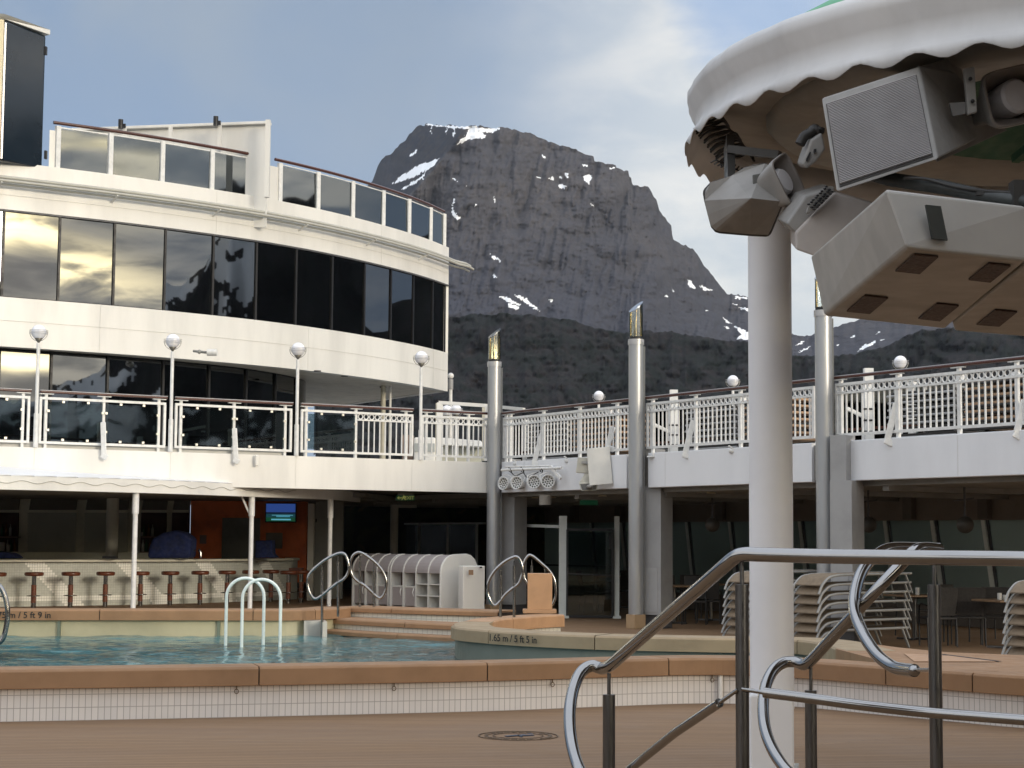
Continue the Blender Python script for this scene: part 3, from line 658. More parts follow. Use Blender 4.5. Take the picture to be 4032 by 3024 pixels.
for x, y, w_ in ((477, 492, 'left'), (851, 480, 'right')):
    p = at(x, y, 42.3 - .9 * (x - 290) / 765)
    t = thing('black_floodlight', 'black floodlight clipped on the white rib %s' % ('nearer the dark panel' if w_ == 'left' else 'nearer the wall end post'), 'floodlight', tuple(p), 'black floodlights on the roof wall')
    MB().cyl(p + V((0, -.05, -.1)), .06, .22, 14).build('lamp_body', BLACK, t); MB().box(p + V((.07, 0, -.02)), (.08, .06, .09)).build('clamp', BLACK, t)
# posts standing on the balcony below the overhang
for x, w_, m_, lb in ((1507, 20, CREAM, 'thick cream pillar under the superstructure overhang'), (1535, 10, WHITER, 'thin white pole beside the thick cream pillar')):
    D = 48.0; c = at(x, 1700, D); rr = w_ / 2 * D / F
    t = thing('deck_pillar', lb, 'pillar', (c.x, c.y, 3.2)); MB().cyl((c.x, c.y, 3.2), rr, 2.52, 16).build('shaft', m_, t)
    MB().cyl((c.x, c.y, 3.2), rr * 1.25, 1.35 if w_ > 15 else .1, 16).build('sleeve', m_, t)

# ------------------------------------------------------------------ globe lamps
def make_lamp(h, label, grp):
    t = thing('globe_lamp', label, 'lamp', (0, 0, 0), grp)
    MB().cyl((0, 0, 0), .045, .62).build('pole_foot', WHITER, t); MB().cyl((0, 0, .62), .032, h - .62 - .2).build('pole', WHITER, t)
    MB().ball((0, 0, h), .135, 20).build('globe', GLOBE, t)
    m_ = MB()
    for dz in (-.03, 0, .03): m_.tube([(.165 * math.cos(w), .165 * math.sin(w), h + dz) for w in np.linspace(0, 2 * math.pi, 25)[:-1]], .004, 6, True)
    m_.build('guard_ring', mat('guard_steel', (.5, .49, .46), .3, .6), t)
    MB().tube([(.165 * math.cos(w), 0, h + .165 * math.sin(w)) for w in np.linspace(math.pi, 2 * math.pi, 14)], .006, 6).build('yoke', MT['guard_steel'], t)
    MB().lathe([(.012, h - .2), (.075, h - .115), (.06, h - .105)], n=16).build('collar_cone', mat('lamp_cone', (.16, .15, .13), .35, .5), t)
    return t
lampx = [(137, 'globe lamp on white pole at the balcony, leftmost of four'), (668, 'globe lamp on white pole, second of four along the bar balcony'), (1164, 'globe lamp on white pole, third along the bar balcony, over the television'), (1652, 'globe lamp on white pole nearest the first silver column')]
lamp0 = None
for x, lb in lampx:
    p = Lt(TL(x)) - B_ * -.02; p = p + V2(-A_.y, A_.x) * -.03
    z = (3.22)
    if lamp0 is None: lamp0 = make_lamp(5.33 - 3.22, lb, 'globe lamps along the bar balcony'); lamp0.location = (p.x, p.y, z)
    else: dup(lamp0, (p.x, p.y, z), 0, lb)
OFF = 6.6
for x, y, lb in ((2359, 1551, 'globe lamp over the right railing, left of the second silver column'), (2889, 1491, 'globe lamp over the right railing just left of the white pillar'), (3552, 1414, 'globe lamp over the right railing near the picture edge, under the mountain slope')):
    p = Bt(TB(x, OFF), OFF); dd = dup(lamp0, (p.x, p.y, 3.2), 0, lb); dd['group'] = 'globe lamps along the ship side'
for x, y, lb in ((1759, 1617, 'grey globe lamp of the pair behind the white frame'), (1796, 1614, 'greenish globe lamp of the pair behind the white frame')):
    D = 44; c = at(x, y, D); dup(lamp0, (c.x, c.y, c.z - 2.11), 0, lb)['group'] = 'paired globe lamps behind the white frame'
# thin mast
c = at(1774, 1600, 52); t = thing('signal_mast', 'thin white mast with small light behind the superstructure end', 'mast', (c.x, c.y, 3.2))
MB().cyl((c.x, c.y, 3.2), .05, at(1774, 1530, 52).z - 3.2).build('pole', WHITER, t); zt = at(1774, 1480, 52).z
MB().cyl((c.x, c.y, zt - .4), .075, .3).build('lantern', GREY, t); MB().ball((c.x, c.y, zt), .09, 12).build('cap', WHITER, t)

# ------------------------------------------------------------------ balustrades
ZB, ZR0, ZR1, ZH = 3.32, 3.99, 4.13, 4.245
def bal(name, P, x0, x1, posts, label, group, glassx=None, wood=None, TT=None, ring=True, rings_from=None):
    t0, t1 = TT(x0), TT(x1); c = P((t0 + t1) / 2); t = thing(name, label, 'railing', (c.x, c.y, 3.22), group)
    d = (P(1) - P(0)).normalized(); D3 = V((d.x, d.y, 0)); N3 = V((-d.y, d.x, 0))
    def pt(u, z, o_=0): q = P(u); return V((q.x, q.y, z)) + N3 * o_
    w0, w1 = (TT(wood[0]), TT(wood[1])) if wood else (t0, t1)
    MB().bar(pt(w0, ZH), pt(w1, ZH), .075, .045).build('handrail', MAHOG, t, bevel=.015)
    MB().bar(pt(w0, ZH + .028), pt(w1, ZH + .028), .05, .01).build('rail_cap', mat('rail_cap_grey', (.5, .5, .52), .3), t)
    f_ = MB(); f_.bar(pt(t0, ZR1), pt(t1, ZR1), .045, .045); f_.bar(pt(t0 + .02, ZB + .022), pt(t0 + .02, ZR1 - .022), .045, .045, D3); f_.bar(pt(t1 - .02, ZB + .022), pt(t1 - .02, ZR1 - .022), .045, .045, D3); f_.bar(pt(t0, ZB), pt(t1, ZB), .045, .045)
    f_.build('frame', WHITER, t)
    for x in posts:
        u = TT(x); MB().bar(pt(u, 3.2, .02), pt(u, ZH - .02, .02), .055, .05, D3).build('post', WHITER, t)
        MB().bar(pt(u - .13, ZH - .035), pt(u + .13, ZH - .035), .06, .012).build('rail_plate', WHITER, t)
    if glassx:
        for ga, gb in glassx:
            u0, u1 = TT(ga), TT(gb)
            g_ = MB().slab([pt(u0, 3.37, -.02), pt(u1, 3.37, -.02), pt(u1, 4.07, -.02), pt(u0, 4.07, -.02)], N3 * .012).build('glass_pane', BPANE, t)
            for uu, zz in ((u0 + .28, 4.075), (u1 - .28, 4.075), (u0 + .28, 3.375), (u1 - .28, 3.375), (u0, 3.9), (u1, 3.9), (u0, 3.55), (u1, 3.55)):
                MB().box(pt(uu, zz, -.035), (.045, .03, .042), math.atan2(d.y, d.x)).build('clip', mat('steel_clip', (.6, .58, .52), .3, .5), t)
    if ring:
        r0 = TT(rings_from) if rings_from else t0; n_ = max(1, int(round((t1 - r0) / .122)))
        MB().bar(pt(r0, ZR0), pt(t1, ZR0), .04, .03).build('ring_rail', WHITER, t)
        tor = None
        for k in range(n_):
            u = r0 + (k + .5) * (t1 - r0) / n_; c_ = pt(u, (ZR0 + ZR1) / 2)
            if tor is None:
                tor = MB().tube([D3 * (.05 * math.cos(w)) + V((0, 0, .05 * math.sin(w))) for w in np.linspace(0, 2 * math.pi, 17)[:-1]], .012, 6, True).build('ring', WHITER, None); tor.parent = t; balu = MB().box((0, 0, (ZR0 - ZB) / 2), (.022, .022, ZR0 - ZB), math.atan2(d.y, d.x)).build('baluster', WHITER, None); balu.parent = t
                ro, bo = tor, balu
            else: ro, bo = tor.copy(), balu.copy(); COL.objects.link(ro); COL.objects.link(bo)
            ro.location = c_ - V((c.x, c.y, 3.22)) - D3 * 0 - V((0, 0, .062)); bo.location = pt(u + .061, ZB) - V((c.x, c.y, 3.22))
            if k == n_ - 1: bo.location = pt(u, ZB) - V((c.x, c.y, 3.22))
    return t
GL = 'railing sections along the bar balcony'; GR = 'railing sections along the right ledge'
bal('glass_railing', Lt, -330, 113, [-150, 87], 'glass railing section cut by the left picture edge, left of the first globe lamp', GL, [(-320, -155), (-145, 80)], (-330, 118), TL, False)
bal('glass_railing', Lt, 151, 650, [178, 406, 624], 'glass railing section between the first and second globe lamps', GL, [(184, 399), (413, 617)], (152, 656), TL, False)
bal('glass_railing', Lt, 687, 1148, [711, 921, 1123], 'glass railing section between the second and third globe lamps', GL, [(717, 914), (927, 1117)], (687, 1152), TL, False)
bal('glass_and_bar_railing', Lt, 1184, 1626, [1206, 1402, 1600], 'railing section half glass half ringed bars, between the third and fourth globe lamps', GL, [(1212, 1396)], (1184, 1627), TL, True, 1408)
bal('ringed_railing', Lt, 1660, 1925, [1680, 1847], 'ringed bar railing between the fourth globe lamp and first silver column', GL, None, (1656, 1930), TL, True)
bal('ringed_railing', Bt, 1984, 2490, [1992, 2009, 2139, 2282, 2429], 'ringed bar railing between the first and second silver columns', GR, None, (1980, 2495), TB, True)
bal('ringed_railing', Bt, 2549, 3212, [2570, 2739, 2916, 3092], 'ringed bar railing behind the white pillar, from second to third silver column', GR, None, (2545, 3215), TB, True)
bal('ringed_railing', Bt, 3296, 4120, [3313, 3538, 3780, 4009], 'ringed bar railing right of the third silver column', GR, None, (3290, 4140), TB, True)
# slanted white bracket arms on the rails
def arm(pts, Y0, label, grp='slanted white arms on the ledge', m_=WHITER):
    P = [at(x, y, Y0) for x, y in pts]; c = P[-1]; t = thing('slanted_strut', label, 'bracket', tuple(c), grp)
    d = P[1] - P[0]; MB().bar(P[0], P[1], .10, .03, (0, 1, 0)).build('strut', m_, t, bevel=.02)
    MB().bar(P[1] + V((-.045, 0, 0)), P[2] + V((.06, 0, -.02)), .11, .035, (0, 1, 0)).build('foot_plate', m_, t, bevel=.02)
def yb(x): return Bt(TB(x), -.16).y
arm([(2136, 1703), (2103, 1822), (2122, 1828)], yb(2120), 'slanted white arm above the row of round spotlights')
arm([(2414, 1680), (2392, 1760), (2406, 1766)], yb(2400), 'slanted white arm behind the tilted white board')
arm([(2730, 1655), (2697, 1788), (2719, 1800)], yb(2710), 'slanted white arm on the ledge left of the white pillar')
arm([(3529, 1588), (3494, 1732), (3520, 1752)], yb(3510), 'slanted white arm on the ledge below the right globe lamp')
arm([(4034, 1575), (4003, 1705), (4022, 1728)], yb(4010), 'slanted white arm at the right picture edge')
def yl(x): return Lt(TL(x)).y - .15
arm([(406, 1662), (409, 1790), (409, 1800)], yl(406), 'pale arm on the balcony fascia between first and second globe lamps')
arm([(923, 1686), (929, 1808), (929, 1818)], yl(923), 'pale arm on the balcony fascia between second and third globe lamps')
c = at(1011, 1813, yl(1011)); MB().box(c, (.07, .05, .22), R(32)).build('fascia_light', WHITE, bevel=.02, label='small oval white light flush on the bar balcony fascia', cat='light')
for x, y, lb in ((2233, 1815, 'small white camera on the right fascia beside the speakers'), (2030, 1826, 'small white camera above the round spotlights'), (2882, 1776, 'small white camera on the right fascia, left of the white pillar')):
    c = at(x, y, yb(x)); t = thing('security_camera', lb, 'camera', tuple(c), 'small cameras on the right fascia')
    MB().lathe([(.001, -.04), (.05, -.03), (.055, .03), (.001, .045)], c, 14).build('housing', WHITER, t); MB().bar(c + V((-.06, -.04, .09)), c + V((.04, -.02, .02)), .05, .02).build('visor', WHITER, t)
for x, y, lb in ((2564, 1798, 'small white bracket shelf right of the second silver column'), (3327, 1750, 'small white bracket shelf right of the third silver column')):
    c = at(x, y, yb(x) - .05); t = MB().box(c, (.16, .12, .025)).box(c + V((.04, 0, .04)), (.06, .1, .06)).build('bracket_shelf', WHITER, label=lb, cat='bracket', group='bracket shelves beside the columns')

# outer wind screen along the ship's side
osn = thing('outer_wind_screen', 'white posts with tinted glass along the ship side behind the right railing', 'wind screen', (Bt(6, 6.8).x, Bt(6, 6.8).y, 3.2))
pxs = [2010, 2072, 2280, 2398, 2648, 2925, 3060, 3230, 3415, 3600, 3792, 4005, 4200]
for i, x in enumerate(pxs):
    q = Bt(TB(x, 6.8), 6.8); MB().box((q.x, q.y, 4.05), (.17, .12, 1.7 + (.25 if x in (2280, 2925, 3792, 2398) else 0)), math.atan2(B_.y, B_.x)).build('screen_post', WHITER, osn)
    if i:
        q0 = Bt(TB(pxs[i - 1], 6.8), 6.8); MB().slab([p3(q0, 3.25), p3(q, 3.25), p3(q, 4.8), p3(q0, 4.8)], (A_.x * .012, A_.y * .012, 0)).build('screen_glass', glass('screen_glass', (.35, .42, .42), .03), osn)
MB().bar(p3(Bt(TB(2000, 6.8), 6.7), 4.0), p3(Bt(TB(4200, 6.8), 6.7), 4.0), .05, .05).build('mid_rail', MAHOG, osn)
for x in (2359, 2889, 3552):
    q = Bt(TB(x, OFF), OFF); MB().bar(p3(q, 4.92), p3(q + B_ * .5, 4.92), .05, .05).build('lamp_bracket', WHITER, osn)

# ------------------------------------------------------------------ silver torch columns
def make_column(label):
    t = thing('silver_torch_column', label, 'column', (0, 0, 0), 'silver columns with glass torch tops'); H = 5.23
    MB().cyl((0, 0, .26), .137, H - .26, 32).build('shaft', SILVER, t)
    MB().box((.115, .10, (H + .26) / 2), (.12, .09, H - .3)).build('side_channel', SILVERD, t)
    MB().cyl((0, 0, H), .15, .1, 32).build('collar', mat('collar_silver', (.5, .5, .5), .3, .4), t)
    MB().cyl((0, 0, H + .1), .125, .05, 32).build('dark_ring', BLACK, t)
    n = 28; z0 = H + .15; zt = lambda x, y=0: 5.93 + .10 * (x / .128) + .045 * (y / .128)
    vs = []; 
    for z_ in (0, 1):
        for k in range(n):
            w = 2 * math.pi * k / n; x, y = .128 * math.cos(w), .128 * math.sin(w); vs.append((x, y, zt(x, y) if z_ else z0))
    MB().add(vs, [(k, (k + 1) % n, n + (k + 1) % n, n + k) for k in range(n)], True).build('glass_tube', CGLASS, t)
    MB().add(vs[n:], [tuple(range(n))]).slab([(v[0] * 1.04, v[1] * 1.04, v[2] + .003) for v in vs[n:]], (0, 0, .012)).build('slanted_lid', mat('lid_steel', (.5, .52, .55), .12, .9), t)
    for a in (30, 150, 270):
        x, y = .105 * math.cos(R(a)), .105 * math.sin(R(a)); MB().cyl((x, y, z0), .009, zt(x, y) - z0 - .02, 10).build('brass_rod', BRASS, t)
    MB().cyl((0, 0, z0 - .02), .03, .05, 16).lathe([(.02, z0 + .04), (.035, z0 + .1), (.012, z0 + .3), (.001, z0 + .36)], n=12).build('burner', BRASS, t)
    MB().box((0, 0, .13), (.26, .26, .26), R(-58)).build('base_block', mat('tan_block', (.38, .26, .15), .6), t, bevel=.01)
    return t
cols = [(1946, 'silver torch column at the corner of the two balconies'), (2506, 'tallest looking silver torch column, between corner column and white pillar'), (3248, 'silver torch column behind the right side of the white pillar, top hidden by boxes')]
col0 = None
for i, (x, lb) in enumerate(cols):
    tt = TB(x); p = Bt(tt, -.22) if i else Bt(0, 0) + V2(-.0, -.14)
    if i: p = Bt(TB(x, -.22), -.22)
    else: k = (1946 - 2016) / F; p = V2(k * 37.25, 37.25)
    if col0 is None: col0 = make_column(lb); col0.location = (p.x, p.y, 0)
    else: dup(col0, (p.x, p.y, 0), 0, lb)
piers = [(1968, 2024, 'grey boxed pier behind the corner silver column'), (2528, 2602, 'grey boxed pier behind the second silver column'), (3270, 3356, 'grey boxed pier behind the third silver column')]
for i, (x0, x1, lb) in enumerate(piers):
    D0 = (37.6, 33.0, 28.2)[i]; a = at(x0, 2200, D0); b = at(x1, 2200, D0 - .22); d = (b - a); d.z = 0; n_ = V((-d.y, d.x, 0)).normalized()
    t = thing('grey_pier', lb, 'pier', (a.x, a.y, 0), 'grey piers behind the silver columns')
    o = V((a.x, a.y, .25)); MB().para(o, d, n_ * .45, (0, 0, 2.33)).build('casing', GREY, t)
    MB().para(o - V((0, 0, .249)) + n_ * .05, d, n_ * .38, (0, 0, .245)).build('plinth', DGREY, t)
    MB().para(o + V((0, 0, 2.33)) + n_ * .02, d * .72, n_ * .35, (0, 0, .72)).build('upper_casing', GREY, t)
    MB().para(o + d * .12 - n_ * .008 + V((0, 0, .05)), d * .7, n_ * .02, (0, 0, .8)).build('access_hatch', mat('hatch_grey', (.36, .36, .36), .4), t, bevel=.004)

dh = thing('light_blocker', 'added unseen low brown deckhouse wall behind the viewer', 'light_blocker', (0, -6, 0))  # unseen wall added to cut low light from behind and darken rail reflections
h0 = V2(0, -6.5)
MB().sweep([h0 - A_ * 20, h0 + A_ * 27], [(0, 0), (0, 3.4), (-.3, 3.4), (-.3, 0)]).build('wall', mat('blocker_brown', (.20, .15, .11), .6), dh)
sr = thing('shade_roof', 'canvas roof added to shade the gear, unseen overhead, beyond the top of the picture', 'roof', (7, 3, 5.1))  # unseen roof added to keep sun and sky off the canopy gear
MB().prism([(-1.5, -6), (15, -3), (15, 9.5), (6, 10.3), (3.5, 9.6), (3.6, 3.2), (-1.5, 1.2)], 5.1, 5.2).build('canvas', CANV, sr)
for x, y in ((-1.2, -5.7), (14.5, -2), (14.5, 9)): MB().cyl((x, y, 0), .15, 5.1).build('post', WHITE, sr)
MB().sweep([h0 - A_ * 12, h0 + A_ * 12], [(.01, .3), (.01, 2.6), (.03, 2.6), (.03, .3)]).build('blocker_dark_band', BLKG, dh)

HAZE = bpy.data.materials.new('haze'); HAZE.use_nodes = True; hn = HAZE.node_tree; hn.nodes.clear()
hv = hn.nodes.new('ShaderNodeVolumePrincipled'); hv.inputs['Density'].default_value = .00002; hv.inputs['Color'].default_value = (.80, .87, 1, 1); hv.inputs['Anisotropy'].default_value = .2
ho = hn.nodes.new('ShaderNodeOutputMaterial'); hn.links.new(hv.outputs[0], ho.inputs['Volume'])
hz = MB().para((-5600, -5600, -25.5), (11200, 0, 0), (0, 11200, 0), (0, 0, 1100)).build('haze', HAZE, kind='stuff'); sc.cycles.volume_bounces = 0
# ------------------------------------------------------------------ swimming pool
pool = thing('swimming_pool', 'raised swimming pool with tan coping slabs and white tiled wall', 'pool', (-2, 20, 0))
ZC = .46; CT = .172
near = smooth([V2(-9.5, 15.0), V2(-6.5, 15.35), V2(-4.48, 15.80), V2(-2.2, 16.42), V2(-.21, 17.06), V2(1.0, 17.62), V2(1.75, 17.95), V2(2.25, 17.98), V2(2.82, 17.70), V2(3.4, 17.05), V2(4.0, 16.38), V2(4.55, 15.82), V2(5.6, 15.2), V2(8, 14.6)], 8)
def coping(path, joints, w0, w1, zt=ZC, th=CT, lab=None, m_=None, parent=None):
    L = plen(path); js = [0] + sorted(joints) + [L]; out = []
    for i in range(len(js) - 1):
        a, b = js[i] + .007, js[i + 1] - .007
        if b - a < .02: continue
        out.append(MB().sweep(arc_cut(path, a, b), [(w0, zt - th), (w0, zt - .022), (w0 + .022, zt), (w1, zt), (w1, zt - th)]).build('coping_slab', m_ or COPE, parent or pool, bevel=.005))
    MB().sweep(path, [(w0 + .012, zt - th + .006), (w0 + .012, zt - .03), (w1 - .01, zt - .03), (w1 - .01, zt - th + .006)]).build('joint_filler', mat('joint_dark', (.035, .022, .015), .9), parent or pool)
    return out
nj = [s_at_px(near, x) for x in (-700, 2, 1038, 1928, 2635)] + [s_at_px(near, 2635) + k for k in (2.4, 3.35, 4.9, 6.6)]
coping(near, nj, 0, .42)
MB().sweep(near, [(.07, -.01), (.07, ZC - CT + .01), (.2, ZC - CT + .01), (.2, -.01)]).build('outer_tile_wall', TILE, pool)
MB().sweep(near, [(.30, -.01), (.30, ZC - CT + .01), (.34, ZC - CT + .01), (.34, -.01)]).build('inner_wall', TILES, pool)
# far coping towards the bar
far = smooth([V2(-16, 27.9), V2(-11, 28.2), V2(-8.08, 28.35), V2(-6.5, 28.55), V2(-4.8, 28.75), V2(-3.6, 28.9), V2(-3.15, 29.25), V2(-2.85, 29.75), V2(-2.7, 30.3)], 8)
fj = [s_at_px(far, x) for x in (-900, -300, 410, 1010, 1254)]
coping(far, fj, 0, .6)
MB().sweep(far, [(.08, -.01), (.08, ZC - CT + .01), (.3, ZC - CT + .01), (.3, -.01)]).build('far_wall', mat('pool_basin_cream', (.50, .46, .30), .4, var=.08, vscale=1.5), pool)
for x in (250, 875):
    q = arc_cut(far, s_at_px(far, x), s_at_px(far, x) + .1)[0]; MB().box((q.x, q.y + .06, .15), (.045, .06, .34)).build('wall_seam', mat('seam_green', (.16, .19, .14), .6), pool)
# entry steps
for k, (xa, ya, xb, yb_, z, xc) in enumerate(((1334, 2388, 1960, 2407, .46, 0), (1275, 2433, 1790, 2459, .29, 0), (1242, 2476, 1880, 2512, .12, 0))):
    a = on(xa, ya, z); b = on(xb, yb_, z); pa, pb_ = V2(a.x, a.y), V2(b.x, b.y)
    mid = (pa + pb_) / 2 + V2(-.03, -.10); pth = smooth([pa, mid, pb_], 8); L = plen(pth)
    coping(pth, [L * (.36, .66, .55)[k]], 0, .7, z, .085)
    MB().sweep(pth, [(.05, -.02), (.05, z - .084), (.6, z - .084), (.6, -.02)]).build('step_riser', TILES, pool)
q = on(1275, 2445, .3); MB().para((q.x - .02, q.y + .02, 0), (.07, .03, 0), (-.12, .8, 0), (0, 0, .28)).build('step_cheek', TILES, pool)
q = on(1182, 2452, .28); MB().para((q.x, 28.93, 0), (.26, .09, 0), (0, .5, 0), (0, 0, .285)).build('tiled_return', TILES, pool)
# right peninsula and far right coping
pen0 = [on(1775, 2462, ZC), on(1795, 2470, ZC), on(1860, 2477, ZC), on(1990, 2487, ZC), on(2120, 2494, ZC), on(2345, 2503, ZC), on(2600, 2509, ZC), on(2891, 2514, ZC), on(3050, 2516, ZC), on(3150, 2520, ZC), on(3230, 2532, ZC), on(3285, 2549, ZC), on(3330, 2562, ZC)]
pen = smooth([V2(p.x, p.y) for p in pen0], 5)
coping(pen, [s_at_px(pen, x) for x in (1930, 2345, 2900, 3135)], 0, .55, m_=PCOPE)
MB().sweep(pen, [(.06, -.01), (.06, ZC - CT + .01), (.3, ZC - CT + .01), (.3, -.01)]).build('basin_wall', mat('pool_basin_shade', (.17, .19, .16), .4, var=.08, vscale=1.5), pool)
# broad tan platform on the right joining both copings
q = [on(3290, 2553, ZC), on(3379, 2527, ZC), on(3540, 2548, ZC), on(3720, 2566, ZC), on(4200, 2585, ZC)]
pl = [(p.x, p.y) for p in q] + [(7.5, 15.4), (5.4, 15.75), (4.62, 16.2), (4.05, 16.78), (3.72, 17.2)]
MB().prism(pl, .02, ZC - .004).build('platform', COPE, pool)
dr = [on(3700, 2578, ZC), on(3928, 2606, ZC), on(3944, 2605, ZC), on(3716, 2577, ZC)]
MB().slab([p + V((0, 0, .003)) for p in dr], (0, 0, .002)).build('drain_slot', mat('drain_dark', (.03, .02, .015), .8), pool)
dr = [on(3560, 2575, ZC), on(3735, 2583, ZC), on(3920, 2606, ZC), on(3600, 2606, ZC)]
MB().slab([p + V((0, 0, .002)) for p in dr], (0, 0, .003)).build('access_lid', mat('tan_lid', (.42, .25, .14), .6), pool, bevel=.001)
# ring wall with the pedestal (behind the peninsula)
rg = smooth([V2(p.x, p.y) for p in (on(1925, 2447, ZC), on(1965, 2437, ZC), on(2050, 2429, ZC), on(2135, 2423, ZC), on(2214, 2419, ZC))], 6)
L = plen(rg); coping(rg, [L * .45], -.05, .35, ZC, .19, m_=mat('orange_coping', (.42, .245, .13), .6, var=.08, vscale=3))
MB().sweep(rg, [(.03, -.01), (.03, ZC - .18), (.3, ZC - .18), (.3, -.01)]).build('ring_riser', TILES, pool)
MB().prism([(p.x, p.y) for p in [on(a, b, ZC) for a, b in ((1786, 2456), (1815, 2446), (1870, 2440), (1960, 2434), (1945, 2444), (1925, 2455), (1940, 2466), (2000, 2474), (2000, 2483), (1900, 2477), (1830, 2470), (1795, 2464))]], ZC - .15, ZC - .003).build('coping_tip', PCOPE, pool)
# low apron in the near right corner
ap_ = [on(x, y, 0.0) for x, y in ((3105, 2955), (3250, 2938), (3480, 2918), (3750, 2903), (4032, 2893), (4400, 2888), (4500, 3200), (3080, 3200))]
MB().prism([(p.x, p.y) for p in ap_], 0, .018).build('deck_apron', DECK, kind='structure')
# water
WP = [(-18, 15.0), (-9.5, 15.2), (-6.5, 15.6), (-4.4, 16.05), (-2.2, 16.7), (-.2, 17.35), (1.7, 18.2), (2.3, 18.3), (3.0, 17.9), (3.85, 17.3), (4.3, 18.5), (3.6, 21.3), (.6, 22.8), (-.6, 25), (-.4, 28.4), (-3.0, 30.2), (-3.6, 29.1), (-18, 28.1)]
gx, gy = np.meshgrid(np.arange(-10.5, 4.3, .045), np.arange(15.0, 30.2, .06)); wz = 0.04 + 0 * gx
for lx, ly, am, sd_ in ((.9, .7, .026, 61), (.42, .30, .024, 62), (.21, .16, .018, 63), (.10, .09, .008, 64)):
    wx_ = gx + .25 * vnoise(gx / .8, gy / .8, sd_ + 9); wz += am * (vnoise(wx_ / lx + gy * .2, gy / ly - gx * .15, sd_) - .5)
nyw, nxw = gx.shape; idx = np.arange(nyw * nxw).reshape(nyw, nxw); cxx = gx[:-1, :-1] + .02; cyy = gy[:-1, :-1] + .03
ok_ = inpoly(cxx, cyy, WP); fs = np.stack([idx[:-1, :-1], idx[:-1, 1:], idx[1:, 1:], idx[1:, :-1]], -1)[ok_]
us_ = np.unique(fs); rm = np.zeros(nyw * nxw, int); rm[us_] = np.arange(len(us_)); co = np.stack([gx.ravel(), gy.ravel(), wz.ravel()], 1)[us_]
me = bpy.data.meshes.new('pool_water'); me.from_pydata(co.tolist(), [], rm[fs].tolist()); me.polygons.foreach_set('use_smooth', [True] * len(me.polygons)); me.materials.append(WATER)
o_ = bpy.data.objects.new('pool_water', me); COL.objects.link(o_); o_['kind'] = 'structure'
MB().prism([(-18, 15.1), (-9.5, 15.3), (-10.4, 28.0), (-18, 27.9)], .0, .04).build('pool_water', WATER, kind='structure')
# pedestal
t = thing('pool_pedestal', 'tan square pedestal block standing on the ring coping by the pool', 'pedestal', tuple(on(2125, 2415, ZC)))
a = on(2059, 2413, ZC); b = on(2191, 2411, ZC); a.y += .35; b.y += .35; sc_ = lambda p: p
a = at(2059, 2412, 28.2); b = at(2191, 2412, 28.2); MB().para((a.x, 28.2, ZC), (b.x - a.x, 0, 0), (0, .42, 0), (0, 0, .06)).build('foot', MT['orange_coping'], t, bevel=.004)
a = at(2077, 2399, 28.25); b = at(2174, 2399, 28.25); MB().para((a.x, 28.25, ZC + .06), (b.x - a.x, 0, 0), (0, .34, 0), (0, 0, at(2077, 2258, 28.25).z - ZC - .06)).build('block', MT['orange_coping'], t, bevel=.006)
# depth marks
def text(s_, size, p, ang, label, mat_=INK, name='depth_lettering', cat='lettering', ext=.0015, fl=False, kern=1.0):
    cu = bpy.data.curves.new(name, 'FONT'); cu.body = s_; cu.size = size; cu.align_x = 'CENTER'; cu.align_y = 'CENTER'; cu.extrude = ext; cu.space_character = kern; cu.offset = size * .012
    o_ = bpy.data.objects.new('tmp', cu); COL.objects.link(o_); dg = bpy.context.evaluated_depsgraph_get(); me = bpy.data.meshes.new_from_object(o_.evaluated_get(dg))
    bpy.data.objects.remove(o_); me.materials.clear(); me.materials.append(mat_); o_ = bpy.data.objects.new(name, me); COL.objects.link(o_)
    o_.location = p; o_.rotation_euler = (0 if fl else R(90), 0, ang); o_['label'] = label; o_['category'] = cat; return o_
q = arc_cut(far, s_at_px(far, 104), s_at_px(far, 104) + .2); an = math.atan2((q[-1] - q[0]).y, (q[-1] - q[0]).x)
text('1.75 m / 5 ft 9 in', .138, (q[0].x, q[0].y - .006, ZC - .09), an, 'black depth lettering on the far coping below the bar')
q = arc_cut(pen, s_at_px(pen, 2030), s_at_px(pen, 2030) + .2); an = math.atan2((q[-1] - q[0]).y, (q[-1] - q[0]).x)
text('1.65 m / 5 ft 5 in', .122, (q[0].x - .02, q[0].y - .015, ZC - .085), an, 'black depth lettering on the curved peninsula coping')
# hooks under the near coping
for x in (948, 1563, 2182, 2806):
    q = arc_cut(near, s_at_px(near, x), s_at_px(near, x) + .02)[0]
    MB().tube([(q.x + .018 * math.cos(w), q.y + .05, .235 + .02 * math.sin(w)) for w in np.linspace(0, 2 * math.pi, 13)[:-1]], .004, 6, True).tube([(q.x, q.y + .05, .255), (q.x, q.y + .05, .29)], .006, 6).build('ring_hook', mat('hook_steel', (.2, .15, .1), .4, .7), pool)
q = arc_cut(near, s_at_px(near, 2830), s_at_px(near, 2830) + .02)[0]; MB().cyl((q.x + .02, q.y + .04, 0), .022, .3, 12).build('drain_pipe', WHITE, pool)
q = on(1845, 2560, .04); MB().box((q.x, q.y, .09), (.16, .12, .1)).box((q.x + .12, q.y, .07), (.12, .02, .02)).build('water_inlet', BLACK, label='small dark floating fitting in the pool by the peninsula', cat='pool fitting')
